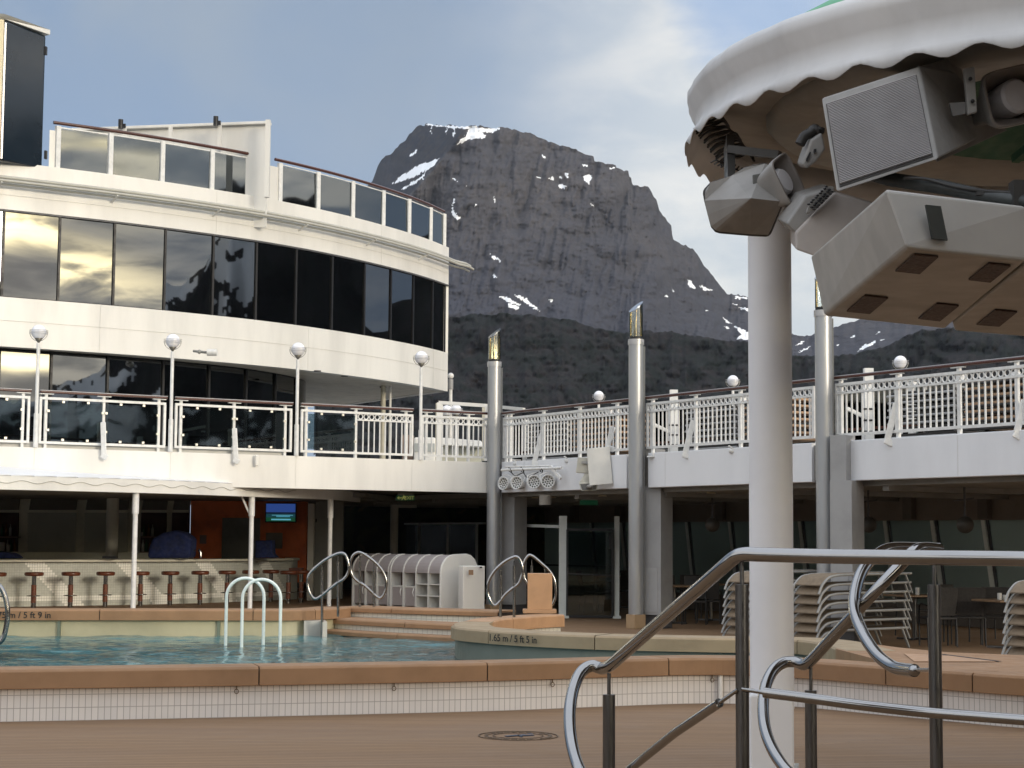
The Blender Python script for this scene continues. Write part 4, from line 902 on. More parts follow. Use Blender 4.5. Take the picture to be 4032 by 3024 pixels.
# deck emblem
em = thing('deck_emblem', 'round faded warning emblem painted on the near deck', 'emblem', (.07, 15.0, .003)); ec = V((.07, 15.0, .006))
emm = mat('emblem_grey', (.155, .105, .065), .7, var=.3, vscale=40)
MB().tube([ec + V((.33 * math.cos(w), .33 * math.sin(w), 0)) for w in np.linspace(0, 2 * math.pi, 40)[:-1]], .005, 4, True).tube([ec + V((.21 * math.cos(w), .21 * math.sin(w), 0)) for w in np.linspace(0, 2 * math.pi, 32)[:-1]], .004, 4, True).build('ring', emm, em)
for k in range(26):
    w = 2 * math.pi * k / 26; 
    if k % 9 == 4: continue
    MB().box(ec + V((.27 * math.cos(w), .27 * math.sin(w), 0)), (.028, .045, .004), w).build('letter_mark', emm, em)
bl = mat('emblem_blue', (.05, .06, .09), .7)
MB().bar(ec + V((-.10, -.05, 0)), ec + V((.06, .07, 0)), .045, .006).bar(ec + V((.02, .0, 0)), ec + V((.13, .05, 0)), .03, .006).bar(ec + V((.0, .06, 0)), ec + V((.03, -.08, 0)), .02, .006).build('figure', bl, em)
MB().lathe([(.001, .004), (.028, .004)], ec + V((.10, .11, 0)), 14).build('figure_head', bl, em)

# ------------------------------------------------------------------ pool ladder and handrails
ld = thing('pool_ladder', 'white double hoop pool ladder standing in the water', 'ladder', tuple(at(995, 2540, 26.4)))
def hoop(xl, xr, yt, D):
    a, b = at(xl, 2500, D), at(xr, 2500, D); r_ = (b.x - a.x) / 2; zt = at(xl, yt, D).z; cx_ = (a.x + b.x) / 2
    pts = [V((a.x, D, -.3)), V((a.x, D, zt - r_))] + [V((cx_ - r_ * math.cos(w), D, zt - r_ + r_ * math.sin(w))) for w in np.linspace(0, math.pi, 17)[1:-1]] + [V((b.x, D, zt - r_)), V((b.x, D, -.3))]
    return MB().tube(pts, .024, 12).build('hoop', LADDER, ld)
hoop(889, 1037, 2276, 26.5); hoop(952, 1103, 2281, 26.15)
def loop_rail(pts, posts, D, label, pd=0):
    P = smooth([at(x, y, D) for x, y in pts], 5, True)
    t = thing('pool_handrail', label, 'handrail', tuple(at(posts[0][0], 2420, D)), 'looped steel handrails at the pool')
    MB().tube(P, .024, 10, True).build('loop', STEEL, t)
    for (x, yt, yk, yb_) in posts:
        a, b, c_ = at(x, yt, D), at(x, yk, D), at(x, yb_, D)
        MB().tube([c_, b], .022, 10).build('post', STEEL, t); MB().tube([b, a], .010, 8).build('pin', STEEL, t)
l1 = zs([(1490, 1266), (1440, 1205), (1415, 1120), (1415, 1050), (1440, 990), (1500, 925), (1600, 845), (1690, 795), (1760, 770), (1815, 780), (1848, 840), (1862, 920), (1845, 1000), (1800, 1055), (1740, 1090), (1650, 1160), (1560, 1235)], 700, 1900, 2.765)
loop_rail(l1, [(1268, 2225, 2247, 2560), (1331, 2190, 2211, 2428)], 28.7, 'looped steel handrail left of the pool steps')
l2 = zs([(290, 765), (245, 800), (225, 870), (225, 950), (245, 1015), (290, 1068), (370, 1118), (440, 1180), (505, 1240), (545, 1258), (585, 1215), (610, 1130), (608, 1050), (565, 955), (490, 870), (400, 800), (335, 765)], 1300, 1900, 2.765)
loop_rail(l2, [(1417, 2185, 2211, 2400), (1472, 2215, 2240, 2402)], 30.4, 'looped steel handrail in front of the domed cabinet')
l3 = zs([(1990, 815), (1900, 862), (1800, 950), (1735, 1050), (1712, 1150), (1728, 1250), (1785, 1338), (1840, 1305), (1900, 1225), (1980, 1155), (2045, 1105), (2085, 1020), (2095, 930), (2070, 850), (2035, 812)], 1300, 1900, 2.765)
loop_rail(l3, [(1971, 2242, 2262, 2440), (2024, 2208, 2228, 2436)], 26.8, 'looped steel handrail before the corner silver column')
l4 = zs([(500, 796), (462, 850), (444, 930), (450, 1010), (478, 1085), (560, 1160), (660, 1230), (730, 1330), (765, 1325), (795, 1240), (798, 1150), (780, 1050), (725, 960), (640, 880), (570, 820), (530, 795)], 1900, 1900, 2.765)
loop_rail(l4, [(2094, 2203, 2226, 2412), (2145, 2238, 2262, 2412)], 29.0, 'looped steel handrail round the tan pedestal')
P = [at(x, y, 23.6) for x, y in ((-30, 2545), (8, 2520), (24, 2470), (30, 2410), (20, 2350), (0, 2310), (-40, 2280))]
t = thing('pool_handrail', 'curved steel handrail cut by the left picture edge', 'handrail', tuple(P[0]), 'looped steel handrails at the pool')
MB().tube(smooth(P, 6), .034, 12).build('loop', STEEL, t); c = at(-60, 2400, 23.6); MB().cyl((c.x, c.y, 0), .025, 1.5, 12).build('post', STEEL, t)

# ------------------------------------------------------------------ bar
bar = thing('pool_bar', 'long grey tiled bar counter with white zigzag tiles under the awning', 'bar', (-6, 37, .2))
bp0 = [V2(-13, 33.9), V2(-11.5, 34.4)] + [V2(p.x, p.y) for p in (on(25, 2390, .2), on(330, 2385, .2), on(640, 2379, .2), on(900, 2371, .2), on(1134, 2361, .2))]
bp = smooth(bp0, 10); BL_ = plen(bp); ZBT = 1.14
MB().sweep(bp, [(-.13, ZBT - .05), (-.13, ZBT), (.55, ZBT), (.55, ZBT - .05)]).build('counter_top', mat('counter_cream', (.62, .60, .50), .35), bar, bevel=.01)
TG = mat('bar_tile_grey', (.54, .55, .49), .35, var=.07, vscale=14); TW = mat('bar_tile_white', (.90, .89, .82), .35, var=.05, vscale=14)
nr_ = 17; hh = (ZBT - .05 - .2) / nr_; nc_ = int(BL_ / .052); body = MB(); white_ = MB()
pts = [arc_cut(bp, k * BL_ / nc_, k * BL_ / nc_ + .001)[0] for k in range(nc_ + 1)]
s0 = s_at_px(bp, 110) / (BL_ / nc_); stp = (s_at_px(bp, 467) - s_at_px(bp, 110)) / (BL_ / nc_)
for k in range(nc_):
    a, b = pts[k], pts[k + 1]; d = (b - a).normalized(); n_ = V2(d.y, -d.x)
    for r_ in range(nr_):
        top_ = nr_ - 1 - r_; ph = (k - s0 - top_ * 1.0) % stp
        wt = ph < 8 or r_ in (2, 3)
        e = .004; za, zb = .2 + r_ * hh + .0025, .2 + (r_ + 1) * hh - .0025
        q0 = a + d * .0025; q1 = b - d * .0025; mb = white_ if wt else body
        mb.add([p3(q0 + n_ * .004, za), p3(q1 + n_ * .004, za), p3(q1 + n_ * .004, zb), p3(q0 + n_ * .004, zb)], [(0, 1, 2, 3)])
MB().sweep(bp, [(0, .2), (0, ZBT - .052), (.2, ZBT - .052), (.2, .2)]).build('front_wall', mat('grout_grey', (.40, .40, .36), .7), bar)
body.build('grey_tiling', TG, bar); white_.build('zigzag_tiling', TW, bar)
q = pts[-1]; q2 = arc_cut(bp, BL_ - .3, BL_)[0]; d = (q - q2).normalized()
MB().para((q.x + .004, q.y, .2), (.16, .35, 0), (-.2, 1.3, 0), (0, 0, ZBT - .25)).build('end_wall', TG, bar)
MB().para((q.x - .05, q.y + .3, 1.09), (.25, .1, 0), (-.3, 1.4, 0), (0, 0, .05)).build('end_top', MT['counter_cream'], bar)
# stools
def make_stool(label):
    t = thing('bar_stool', label, 'bar stool', (0, 0, 0), 'stools along the bar')
    MB().lathe([(.001, .625), (.17, .625), (.185, .64), (.19, .665), (.185, .695), (.15, .705), (.001, .707)], n=28).build('seat', WOODST, t)
    MB().cyl((0, 0, .45), .045, .18, 16).build('upper_stem', STEEL, t); MB().cyl((0, 0, .10), .052, .35, 18).build('wooden_sleeve', WOODST, t)
    MB().cyl((0, 0, 0), .05, .10, 18).build('foot_stem', STEEL, t)
    MB().tube([(.13 * math.cos(w), .13 * math.sin(w), .235) for w in np.linspace(0, 2 * math.pi, 25)[:-1]], .009, 8, True).bar((-.13, 0, .235), (.13, 0, .235), .014, .01).build('foot_ring', STEEL, t)
    return t
sx = [4, 150, 294, 430, 567, 683, 800, 906, 998, 1077, 1146, 1196]
snm = ['bar stool cut by the left picture edge', 'second bar stool from the left, on the first white zigzag', 'third bar stool from the left', 'fourth bar stool, left of the white awning post', 'bar stool right behind the first white awning post', 'sixth bar stool from the left, in front of plain grey tiles', 'seventh bar stool, left of the ladder hoops, on the third zigzag', 'bar stool seen through the left ladder hoop', 'bar stool partly behind the middle awning post', 'bar stool seen through the right ladder hoop', 'second stool from the bar end, before the end wall', 'last stool at the right bar end beside the handrail loop']
st0 = None
bpo = offp(bp, -.62)
for x, lb in zip(sx, snm):
    s_ = min(s_at_px(bpo, x), plen(bpo)); q = arc_cut(bpo, s_, s_ + .001)[0] if x < 1140 else V2((x - 2016) / F * (38.6 if x < 1180 else 39.2), (38.6 if x < 1180 else 39.2))
    zz = .2; sc2 = (EYE - at(x, 2263, q.y).z); 
    if st0 is None: st0 = make_stool(lb); st0.location = (q.x, q.y, zz)
    else: dup(st0, (q.x, q.y, zz), random.uniform(-1, 1), lb)
# things on the counter and behind
def thing1(mb, name, m_, label, cat, group=None, bevel=0): return mb.build(name, m_, label=label, cat=cat, group=group, bevel=bevel)
def pxbox(x0, y0, x1, y1, D, depth, name, m_, parent=None, bevel=0, **k):
    a, b = at(x0, y1, D), at(x1, y0, D); z0, z1 = sorted((a.z, b.z))
    return MB().para((a.x, D, z0), (b.x - a.x, 0, 0), (0, depth, 0), (0, 0, z1 - z0)).build(name, m_, parent, bevel, **k)
m_ = MB(); pr_ = zs([(1600, 825), (1620, 700), (1660, 610), (1760, 550), (1900, 520), (2000, 545), (2085, 610), (2070, 825)], 0, 1900, 2.765)
m_.slab([at(x, y, 37.6) for x, y in pr_], (0, .7, 0)); m_.build('covered_machine', BLUE, bevel=.06, label='domed machine under a dark blue cover on the bar', cat='covered machine')
m_ = MB(); m_.slab([at(x, y, 36.9) for x, y in zs([(-150, 830), (-100, 760), (0, 755), (100, 765), (150, 790), (195, 826)], 0, 1900, 2.765)], (0, .5, 0)); m_.build('covered_heap', BLUE, bevel=.03, label='low blue covered heap on the bar at the left picture edge', cat='covered heap')
m_ = MB(); m_.slab([at(x, y, 39.2) for x, y in zs([(842, 820), (845, 632), (1028, 628), (1033, 775), (1075, 820)], 700, 1900, 2.765)], (0, .5, 0)); m_.build('covered_box', BLUE, bevel=.02, label='square blue covered box on the bar right of the middle post', cat='covered box')
tp = thing('beer_taps', 'chrome beer taps on the bar beside the blue covered machine', 'beer taps', tuple(at(785, 2197, 38)))
MB().tube([at(790, 2197, 38), at(790, 2175, 38), at(783, 2165, 38)], .03, 10).build('column', STEEL, tp); MB().tube([at(748, 2168, 38), at(772, 2166, 38)], .015, 8).build('spout', STEEL, tp)
for x in (752, 762, 784): MB().tube([at(x, 2170, 37.95), at(x, 2160, 37.95)], .012, 6).build('tap_handle', BLACK, tp)
pxbox(402, 2190, 456, 2199, 36.6, .2, 'ashtray_row', BLACK, label='flat black tray on the bar by the round cream pillar', cat='tray')
# back wall
bw = thing('bar_back_wall', 'shaded back wall of the bar with shutters, recesses and orange wall', 'wall', (-7, 42.2, .2)); DB = 42.0
BWM = mat('bar_wall_cream', (.74, .71, .58), .6, var=.08); SH = mat('roller_shutter', (.42, .42, .35), .5, var=.06)
pxbox(-420, 1925, 745, 2420, DB + .1, .2, 'cream_wall', BWM, bw)
for x0, x1 in ((-120, 72), (108, 298), (331, 503), (552, 655), (674, 741)):
    isr = x0 in (-120, 552, 674)
    pxbox(x0, 2019, x1, 2177, DB + .02, .09, 'recess' if isr else 'roller_shutter', mat('dark_recess', (.05, .018, .012), .6, var=.3) if isr else SH, bw)
    if not isr:
        for k in range(26):
            y = 2021 + k * 6.1; pxbox(x0, y, x1, y + 2.2, DB + .005, .02, 'shutter_slat', SH, bw)
    xs_, xe = (x0 + 8, x1 + 10); a = [at(x0 + 6, 2008, DB), at(x1, 2008, DB), at(x1 + 8, 1950, DB), at(x0 + 16, 1950, DB)]
    MB().slab(a, (0, .05, 0)).build('transom_panel', mat('transom_dark', (.14, .125, .10), .6, var=.1), bw)
pxbox(-420, 2178, 745, 2196, 41.4, .7, 'back_counter', mat('back_counter_cream', (.62, .6, .48), .5), bw)
for k, (x0, x1, y0, y1) in enumerate(((-20, 16, 2135, 2168), (26, 36, 2145, 2170), (556, 560, 2095, 2110))): pxbox(x0, y0, x1, y1, 41.7, .1, 'shelf_item', mat('paper_grey', (.4, .36, .33), .6), bw)
pxbox(745, 1925, 1210, 2290, DB, .2, 'orange_wall', ORANGE, bw)
pxbox(870, 2040, 1024, 2300, DB - .06, .1, 'steel_door', mat('dull_steel_door', (.12, .115, .10), .35, .6, var=.2, vscale=1.5), bw)
pxbox(1046, 2098, 1112, 2160, DB - .04, .06, 'notice_board', mat('notice_grey', (.16, .13, .10), .6), bw)
pxbox(786, 2107, 812, 2141, DB - .03, .05, 'notice_sheet', mat('notice_sheet', (.20, .14, .12), .6), bw)
pxbox(1207, 1983, 1237, 2372, 40.5, .3, 'white_pilaster', mat('pilaster', (.5, .48, .43), .5), bw)
pxbox(1237, 1975, 1352, 2390, DB - .3, .25, 'grey_panel_wall', mat('grey_panel_wall', (.30, .30, .27), .55), bw)
pxbox(1241, 2043, 1247, 2056, DB - .33, .04, 'wall_switch', BLACK, bw)
pxbox(1137, 2236, 1190, 2263, 40.9, .3, 'end_ledge', mat('ledge_red', (.22, .10, .07), .5), bw)
bm_ = [mat('bottle_green', (.03, .08, .04), .15), mat('bottle_amber', (.16, .07, .02), .15), mat('bottle_clear', (.3, .3, .27), .15)]
for k, (x, y) in enumerate([(6, 2172), (17, 2172), (29, 2172), (42, 2172), (56, 2172), (562, 2172), (575, 2172), (590, 2172), (606, 2172), (8, 2110), (24, 2110), (40, 2110), (566, 2112), (584, 2112), (600, 2112)]):
    c = at(x, y, 41.9); MB().lathe([(.001, 0), (.032, 0), (.034, .17), (.012, .22), (.012, .28), (.001, .28)], c, 10).build('bottle', bm_[k % 3], label=['green glass', 'amber glass', 'clear glass'][k % 3] + ' bottle on the dark shelves behind the bar', cat='bottle', group='bottles behind the bar: ' + ['green', 'amber', 'clear'][k % 3])
for y in (2174, 2114):
    for x0, x1 in ((-100, 72), (553, 654)): pxbox(x0, y - 1, x1, y + 2, 41.8, .25, 'bottle_shelf', mat('shelf_dim', (.2, .12, .09), .5), bw)
c = at(439, 2190, 39.5); t = MB().cyl((c.x, c.y, .2), .135, 2.4, 20).build('round_pillar', mat('bar_pillar_cream', (.7, .67, .56), .5), label='round cream pillar behind the bar counter', cat='pillar')
# television
tv = thing('television', 'wall television showing blue sky over green fields, above the bar', 'television', tuple(at(1105, 2020, 41.5)))
a, b = at(1047, 2052, 41.5), at(1163, 1984, 41.5); w_, h_ = b.x - a.x, b.z - a.z
MB().para((a.x - .02, 41.52, a.z - .03), (w_ + .04, 0, 0), (0, .1, 0), (0, 0, h_ + .05)).build('casing', BLACK, tv, bevel=.01)
def scr(name, x0, z0, x1, z1, c_, e, dy=0):
    return MB().para((a.x + w_ * x0, 41.51 - dy, a.z + h_ * z0), (w_ * (x1 - x0), 0, 0), (0, .005, 0), (0, 0, h_ * (z1 - z0))).build(name, mat('screen_' + name, c_, .4, emit=c_, es=e, var=0), tv)
scr('blue_sky_area', 0, .52, 1, 1, (.035, .09, .36), .55); scr('dark_hills_area', 0, .42, 1, .52, (.008, .02, .05), .5); scr('teal_area', 0, .22, 1, .42, (.01, .06, .08), .7); scr('green_area', 0, 0, 1, .22, (.008, .09, .04), .5)
scr('pale_caption', .2, .33, .92, .36, (.12, .4, .5), .8, .004); scr('pale_caption_block', .35, .24, .82, .32, (.06, .26, .36), .8, .004); scr('caption_bar', .18, .06, .85, .14, (.12, .42, .55), .8, .004)

# awning
aw = thing('bar_awning', 'white ribbed bar awning with scalloped line on its valance', 'awning', (-6, 34, 2.4)); ZA = 2.41
ap = smooth([V2(-12.6, 27.6), V2(-10.9, 29.3)] + [V2(p.x, p.y) for p in (on(0, 1927, ZA), on(300, 1934, ZA), on(640, 1943, ZA), on(1000, 1956, ZA), on(1300, 1967, ZA), on(1418, 1977, ZA))], 10)
MB().sweep(ap, [(0, ZA), (0, ZA + .235), (.05, ZA + .235), (.05, ZA)]).build('valance', WHITE, aw)
AL = plen(ap); wav = [arc_cut(ap, s_, s_ + .001)[0] for s_ in np.arange(.05, s_at_px(ap, 1170), .035)]
MB().tube([V((q.x + .003, q.y - .006, ZA + .135 + .024 * math.sin(i * .035 / .56 * 2 * math.pi))) for i, q in enumerate(wav)], .005, 5).build('scallop_line', mat('scallop_grey', (.36, .35, .31), .6), aw)
# ribbed top as overlapping strips
nst = int(s_at_px(ap, 1150) / .42)
for k in range(nst):
    s0_ = k * .42; a, b = arc_cut(ap, s0_, s0_ + .395)[0], arc_cut(ap, s0_, s0_ + .395)[-1]
    u = max(0, min(1, (a.x + 12.6) / 9.0))
    def back(q, sh): 
        tt_ = (q - L0).dot(A_); bk_ = L0 + A_ * (tt_ - sh) - V2(-A_.y, A_.x) * .055; return V((bk_.x, bk_.y, 2.95 - .34 * max(0, min(1, (q.x + 9.07) / 4.75))))
    q0 = V((a.x, a.y, ZA + .235)); q1 = V((b.x, b.y, ZA + .245))
    if back(a, 0).y - a.y < .06: continue
    MB().slab([q0, q1, back(b, .9), back(a, .9)], (0, 0, .014)).build('roof_strip', WHITEC, aw)
MB().prism([(p.x, p.y) for p in offp(ap, .06)] + [(-2.0, 44), (-15, 40)], ZA + .05, ZA + .16).build('soffit', CEILD, aw)
MB().prism([(-20, 30.0), (-13.0, 29.5), (-12.4, 33.5), (-3.2, 39), (-2.6, 43), (-20, 43)], 2.50, 2.6).build('back_ceiling', CEILD, aw)
pst = [(533, 'left awning post, on the second zigzag'), (992, 'middle awning post with a diagonal brace, behind the ladder'), (1303, 'right awning post next to the handrail loop')]
for x, lb in pst:
    s_ = s_at_px(ap, x); q = arc_cut(ap, s_, s_ + .001)[0] + V2(.0, .16); 
    t = thing('awning_post', 'white ' + lb, 'post', (q.x, q.y, .2), 'white awning posts')
    MB().cyl((q.x, q.y, .2), .046, 1.98, 20).build('shaft', WHITER, t); MB().cyl((q.x, q.y, 2.03), .062, .44, 20).build('sleeve', WHITER, t)
    if x == 992: MB().bar((q.x - .05, q.y, 2.1), (q.x - .2, q.y, 2.42), .03, .035).build('brace', WHITER, t)

# ------------------------------------------------------------------ lower deck glass screens, mural wall, windows
def wallpx(base, d_, off, x): return base + A_ * off + d_ * tpx(base + A_ * off, d_, x)
sg = thing('lower_glass_screen', 'white framed glass screen in front of the dark mural under the deck', 'glass screen', (-2.7, 47.5, 0))
q0, q1 = V2(-4.9, 52.0), V2(-.62, 44.9); dd_ = (q1 - q0).normalized()
def onl(x): return q0 + dd_ * tpx(q0, dd_, x)
FRM = mat('screen_frame_grey', (.62, .66, .64), .4)
for x in (1362, 1453, 1656, 1768, 1882): q = onl(x); MB().box((q.x, q.y, 1.0), (.07, .07, 2.0)).build('screen_post', FRM, sg)
MB().bar(p3(onl(1350), 2.0), p3(onl(1912), 2.0), .06, .05).bar(p3(onl(1350), .08), p3(onl(1912), .08), .06, .05).build('screen_rail', FRM, sg)
for x0, x1 in ((1366, 1450), (1458, 1652), (1660, 1764), (1772, 1878)): a, b = onl(x0), onl(x1); MB().slab([p3(a, .12), p3(b, .12), p3(b, 1.96), p3(a, 1.96)], (.01, 0, 0)).build('glass_pane', glass('dim_glass', (.55, .6, .58), .03), sg)
for x in (1482, 1680, 1790, 1900): q = onl(x) + V2(.3, .8); MB().box((q.x, q.y, 1.0), (.16, .06, 1.9)).build('inner_post', mat('inner_post_grey', (.4, .44, .44), .5), sg)
c = at(1552, 2100, 44.5); t = thing('ceiling_pillar', 'pale pillar in front of the lower glass screen', 'pillar', (c.x, c.y, 0)); MB().cyl((c.x, c.y, 0), .1, 2.5, 16).build('shaft', mat('pillar_dim', (.6, .58, .5), .5), t); MB().box((c.x + .25, c.y, 2.44), (.6, .3, .14)).build('head_plate', MT['pillar_dim'], t)
def mural_material():
    m_ = bpy.data.materials.new('mural'); m_.use_nodes = True; q = G(m_.node_tree); b = m_.node_tree.nodes['Principled BSDF']; oc = q.n('ShaderNodeTexCoord').outputs['Object']
    n_ = q.noise(oc, .6, 3, .5, 2.5); c_ = q.mix(q.step(n_, .42, .56), (.014, .018, .016), (.045, .055, .025)); c_ = q.mix(q.step(q.noise(oc, .9, 2, .5, 3), .6, .66), c_, (.09, .06, .03))
    q.put(b.inputs['Base Color'], c_); b.inputs['Roughness'].default_value = .35; return m_
q0b, q1b = q0 + V2(1.6, 2.0), q1 + V2(1.5, 1.8)
t = MB().slab([p3(V2(-6.5, 50.5), 0), p3(q1b, 0), p3(q1b, 2.5), p3(V2(-6.5, 50.5), 2.5)], (0, .15, 0)).build('mural_wall', mural_material(), label='dark wall with green leafy mural behind the lower glass screen', cat='wall')
# exit signs
def exit_sign(x0, y0, x1, y1, D, label, txt=True):
    a, b = at(x0, y1, D), at(x1, y0, D); t = thing('exit_sign', label, 'exit sign', (a.x, D, a.z)); w_, h_ = b.x - a.x, b.z - a.z
    MB().para((a.x, D, a.z), (w_, 0, 0), (0, .05, 0), (0, 0, h_)).build('sign_box', mat('exit_green', (.012, .05, .03) if txt else (.004, .03, .015), .4, emit=(.01, .12, .05), es=.12), t, bevel=.004)
    MB().para((a.x + .03, D + .01, b.z), (w_ * .9, 0, 0), (0, .03, 0), (0, 0, .1)).build('hanger', GREY, t)
    if txt:
        y_ = mat('exit_yellow', (.55, .55, .2), .5, emit=(.5, .5, .15), es=.25)
        o_ = text('EXIT', h_ * .95, (a.x + w_ * .72, D - .004, a.z + h_ * .48), 0, 'x', y_, 'exit_lettering'); del o_['label'], o_['category']; o_.parent = t; o_.location -= V((a.x, D, a.z))
        m_ = MB(); zc = a.z + h_ * .5; xm = a.x + w_ * .22; m_.bar((xm - .06, D - .004, zc), (xm + .05, D - .004, zc), .01, .018).bar((xm - .06, D - .004, zc), (xm - .02, D - .004, zc + .03), .01, .015).bar((xm - .06, D - .004, zc), (xm - .02, D - .004, zc - .03), .01, .015); m_.build('arrow', y_, t)
        xm = a.x + w_ * .42; MB().ball((xm, D - .004, zc + .04), .018, 8).bar((xm, D - .004, zc + .03), (xm - .01, D - .004, zc - .01), .01, .03).bar((xm - .01, D - .004, zc), (xm - .05, D - .004, zc - .05), .01, .016).bar((xm, D - .004, zc), (xm + .04, D - .004, zc - .05), .01, .016).bar((xm - .04, D - .004, zc + .02), (xm + .04, D - .004, zc + .01), .01, .012).build('running_figure', y_, t)
exit_sign(1560, 1951, 1632, 1970, 40.0, 'dark exit sign with yellow EXIT lettering under the bar balcony')
exit_sign(2283, 1970, 2354, 1988, 37.5, 'unlit dark green exit sign between the first and second silver columns', False)
# leaning window wall along the ship side
ww = thing('leaning_window_wall', 'leaning row of tinted windows with pale mullions on the shaded lower deck', 'window wall', (Bt(3, 6.2).x, Bt(3, 6.2).y, 0)); OW = 6.2
MUL = mat('window_mullion', (.86, .9, .84), .38, .55, var=.05)
mull = [(1990, 2010), (2106, 2122), (2321, 2345), (2441, 2470), (2697, 2722), (2865, 2886), (3140, 3158), (3300, 3318), (3474, 3500), (3659, 3690), (3859, 3890), (4080, 4112)]
def ow(x, o_=0): return Bt(TB(x, OW + o_), OW + o_)
ts = []
for xt, xb in mull:
    a = ow(xt); tt_ = TB(xt, OW); b2 = Bt(tt_ + .28, OW); ts.append((a, b2))
    MB().slab([p3(b2, .35), p3(b2 + A_ * .2, .35), p3(a + A_ * .2, 2.06), p3(a, 2.06)], (B_.x * .15, B_.y * .15, 0)).build('mullion', MUL, ww)
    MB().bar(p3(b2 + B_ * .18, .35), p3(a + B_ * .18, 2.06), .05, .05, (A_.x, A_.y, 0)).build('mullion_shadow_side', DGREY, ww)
for i in range(len(ts) - 1):
    (a, a2), (b, b2) = ts[i], ts[i + 1]
    MB().slab([p3(a2 + B_ * .1, .38), p3(b2, .38), p3(b, 2.05), p3(a + B_ * .1, 2.05)], (A_.x * .01, A_.y * .01, 0)).build('window', WPANE, ww)
t0, t1 = TB(1960, OW), TB(4200, OW)
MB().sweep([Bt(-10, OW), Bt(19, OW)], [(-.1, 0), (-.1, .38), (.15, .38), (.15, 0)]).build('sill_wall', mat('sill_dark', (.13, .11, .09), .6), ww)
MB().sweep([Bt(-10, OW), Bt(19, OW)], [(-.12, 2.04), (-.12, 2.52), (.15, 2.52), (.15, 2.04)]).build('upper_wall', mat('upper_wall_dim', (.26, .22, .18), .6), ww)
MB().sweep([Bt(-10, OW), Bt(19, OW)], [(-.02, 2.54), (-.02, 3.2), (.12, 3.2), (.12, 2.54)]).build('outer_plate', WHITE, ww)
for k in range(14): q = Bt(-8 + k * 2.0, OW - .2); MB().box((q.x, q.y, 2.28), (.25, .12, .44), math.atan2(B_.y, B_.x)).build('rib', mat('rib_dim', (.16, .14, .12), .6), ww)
MB().bar(p3(ow(2030, -.6), .95), p3(ow(2440, -.6), .95), .05, .04).bar(p3(ow(2030, -.6), 1.0), p3(ow(2030, -.6), .2), .04, .04).build('inner_rail', BLACK, ww)
for x, w_, c_ in ((2220, 34, 0), (2436, 14, 1)):
    pass
dg_ = thing('glass_door', 'black framed glass door between the first and second silver columns', 'door', tuple(at(2320, 2440, 36.8)))
D = 36.8; a = at(2232, 2435, D); b = at(2412, 2435, D); zt = at(2300, 2085, D).z
m_ = MB().bar((a.x, D, .03), (a.x, D, zt), .035, .05, (0, 1, 0)).bar((b.x, D, .03), (b.x, D, zt), .05, .05, (0, 1, 0)).bar((a.x, D, zt), (b.x, D, zt), .04, .05).bar((a.x, D, .04), (b.x, D, .04), .04, .05).bar((a.x, D, .92), (b.x, D, .88), .03, .03); m_.build('frame', BLACK, dg_)
MB().para((a.x + .02, D, .05), (b.x - a.x - .04, 0, 0), (0, .012, 0), (0, 0, zt - .1)).build('glass', MT['dim_glass'], dg_)
MB().box((b.x - .03, D - .05, zt - .25), (.08, .06, .3)).build('door_closer', BLACK, dg_); MB().tube([(a.x + .02, D - .06, 1.05), (a.x + .02, D - .06, .9)], .012, 6).build('handle', STEEL, dg_)
for x, w_, lb in ((2215, .16, 'pale steel door jamb left of the glass door'), (2428, .10, 'pale steel door jamb right of the glass door')):
    c = at(x, 2440, 36.9); t = thing('door_jamb', lb, 'jamb', (c.x, c.y, 0)); MB().box((c.x, c.y, 1.05), (w_, .14, 2.1)).build('upright', FRM, t); MB().box((c.x, c.y - .03, .03), (w_ * 1.6, .22, .05)).build('foot_plate', FRM, t)
MB().bar(at(2040, 2068, 38.2), at(2215, 2074, 37.2), .07, .06).build('head_rail', FRM, label='pale head rail left of the glass door', cat='rail')
# raised lintels and small lights under the ledge
for k, (x, y) in enumerate(((2108, 1948), (2172, 1953), (2372, 1962), (2575, 1925), (2800, 1920))):
    c = at(x, y, yb(x) + 1.2); MB().lathe([(.09, 2.47), (.07, 2.5)], (c.x, c.y, 0), 14).lathe([(.001, 2.472), (.09, 2.47)], (c.x, c.y, 0), 14).build('ceiling_light', mat('dim_light', (.6, .5, .35), .4), ud)
c = at(2147, 1960, 35.6); MB().cyl((c.x, c.y, 2.3), .12, .2, 16).build('round_vent', mat('vent_grey', (.22, .2, .17), .6), ud)
for x in (2805, 3420, 3800):
    D = 34 - (x - 2800) * .0055; c = at(x, 2066, D); t = thing('ceiling_fan', 'dim round hanging lamp under the ledge ' + {2805: 'left of the white pillar', 3420: 'right of the third silver column', 3800: 'near the right picture edge'}[x], 'hanging lamp', tuple(c), 'dim hanging lamps')
    MB().ball(c, .14, 14).build('shade', mat('dim_shade', (.07, .065, .055), .5), t); MB().cyl(c + V((0, 0, .12)), .02, 2.5 - c.z - .12, 8).build('stem', DGREY, t); MB().bar(c + V((-.18, 0, .38)), c + V((.15, 0, .42)), .03, .03).build('arm', DGREY, t)

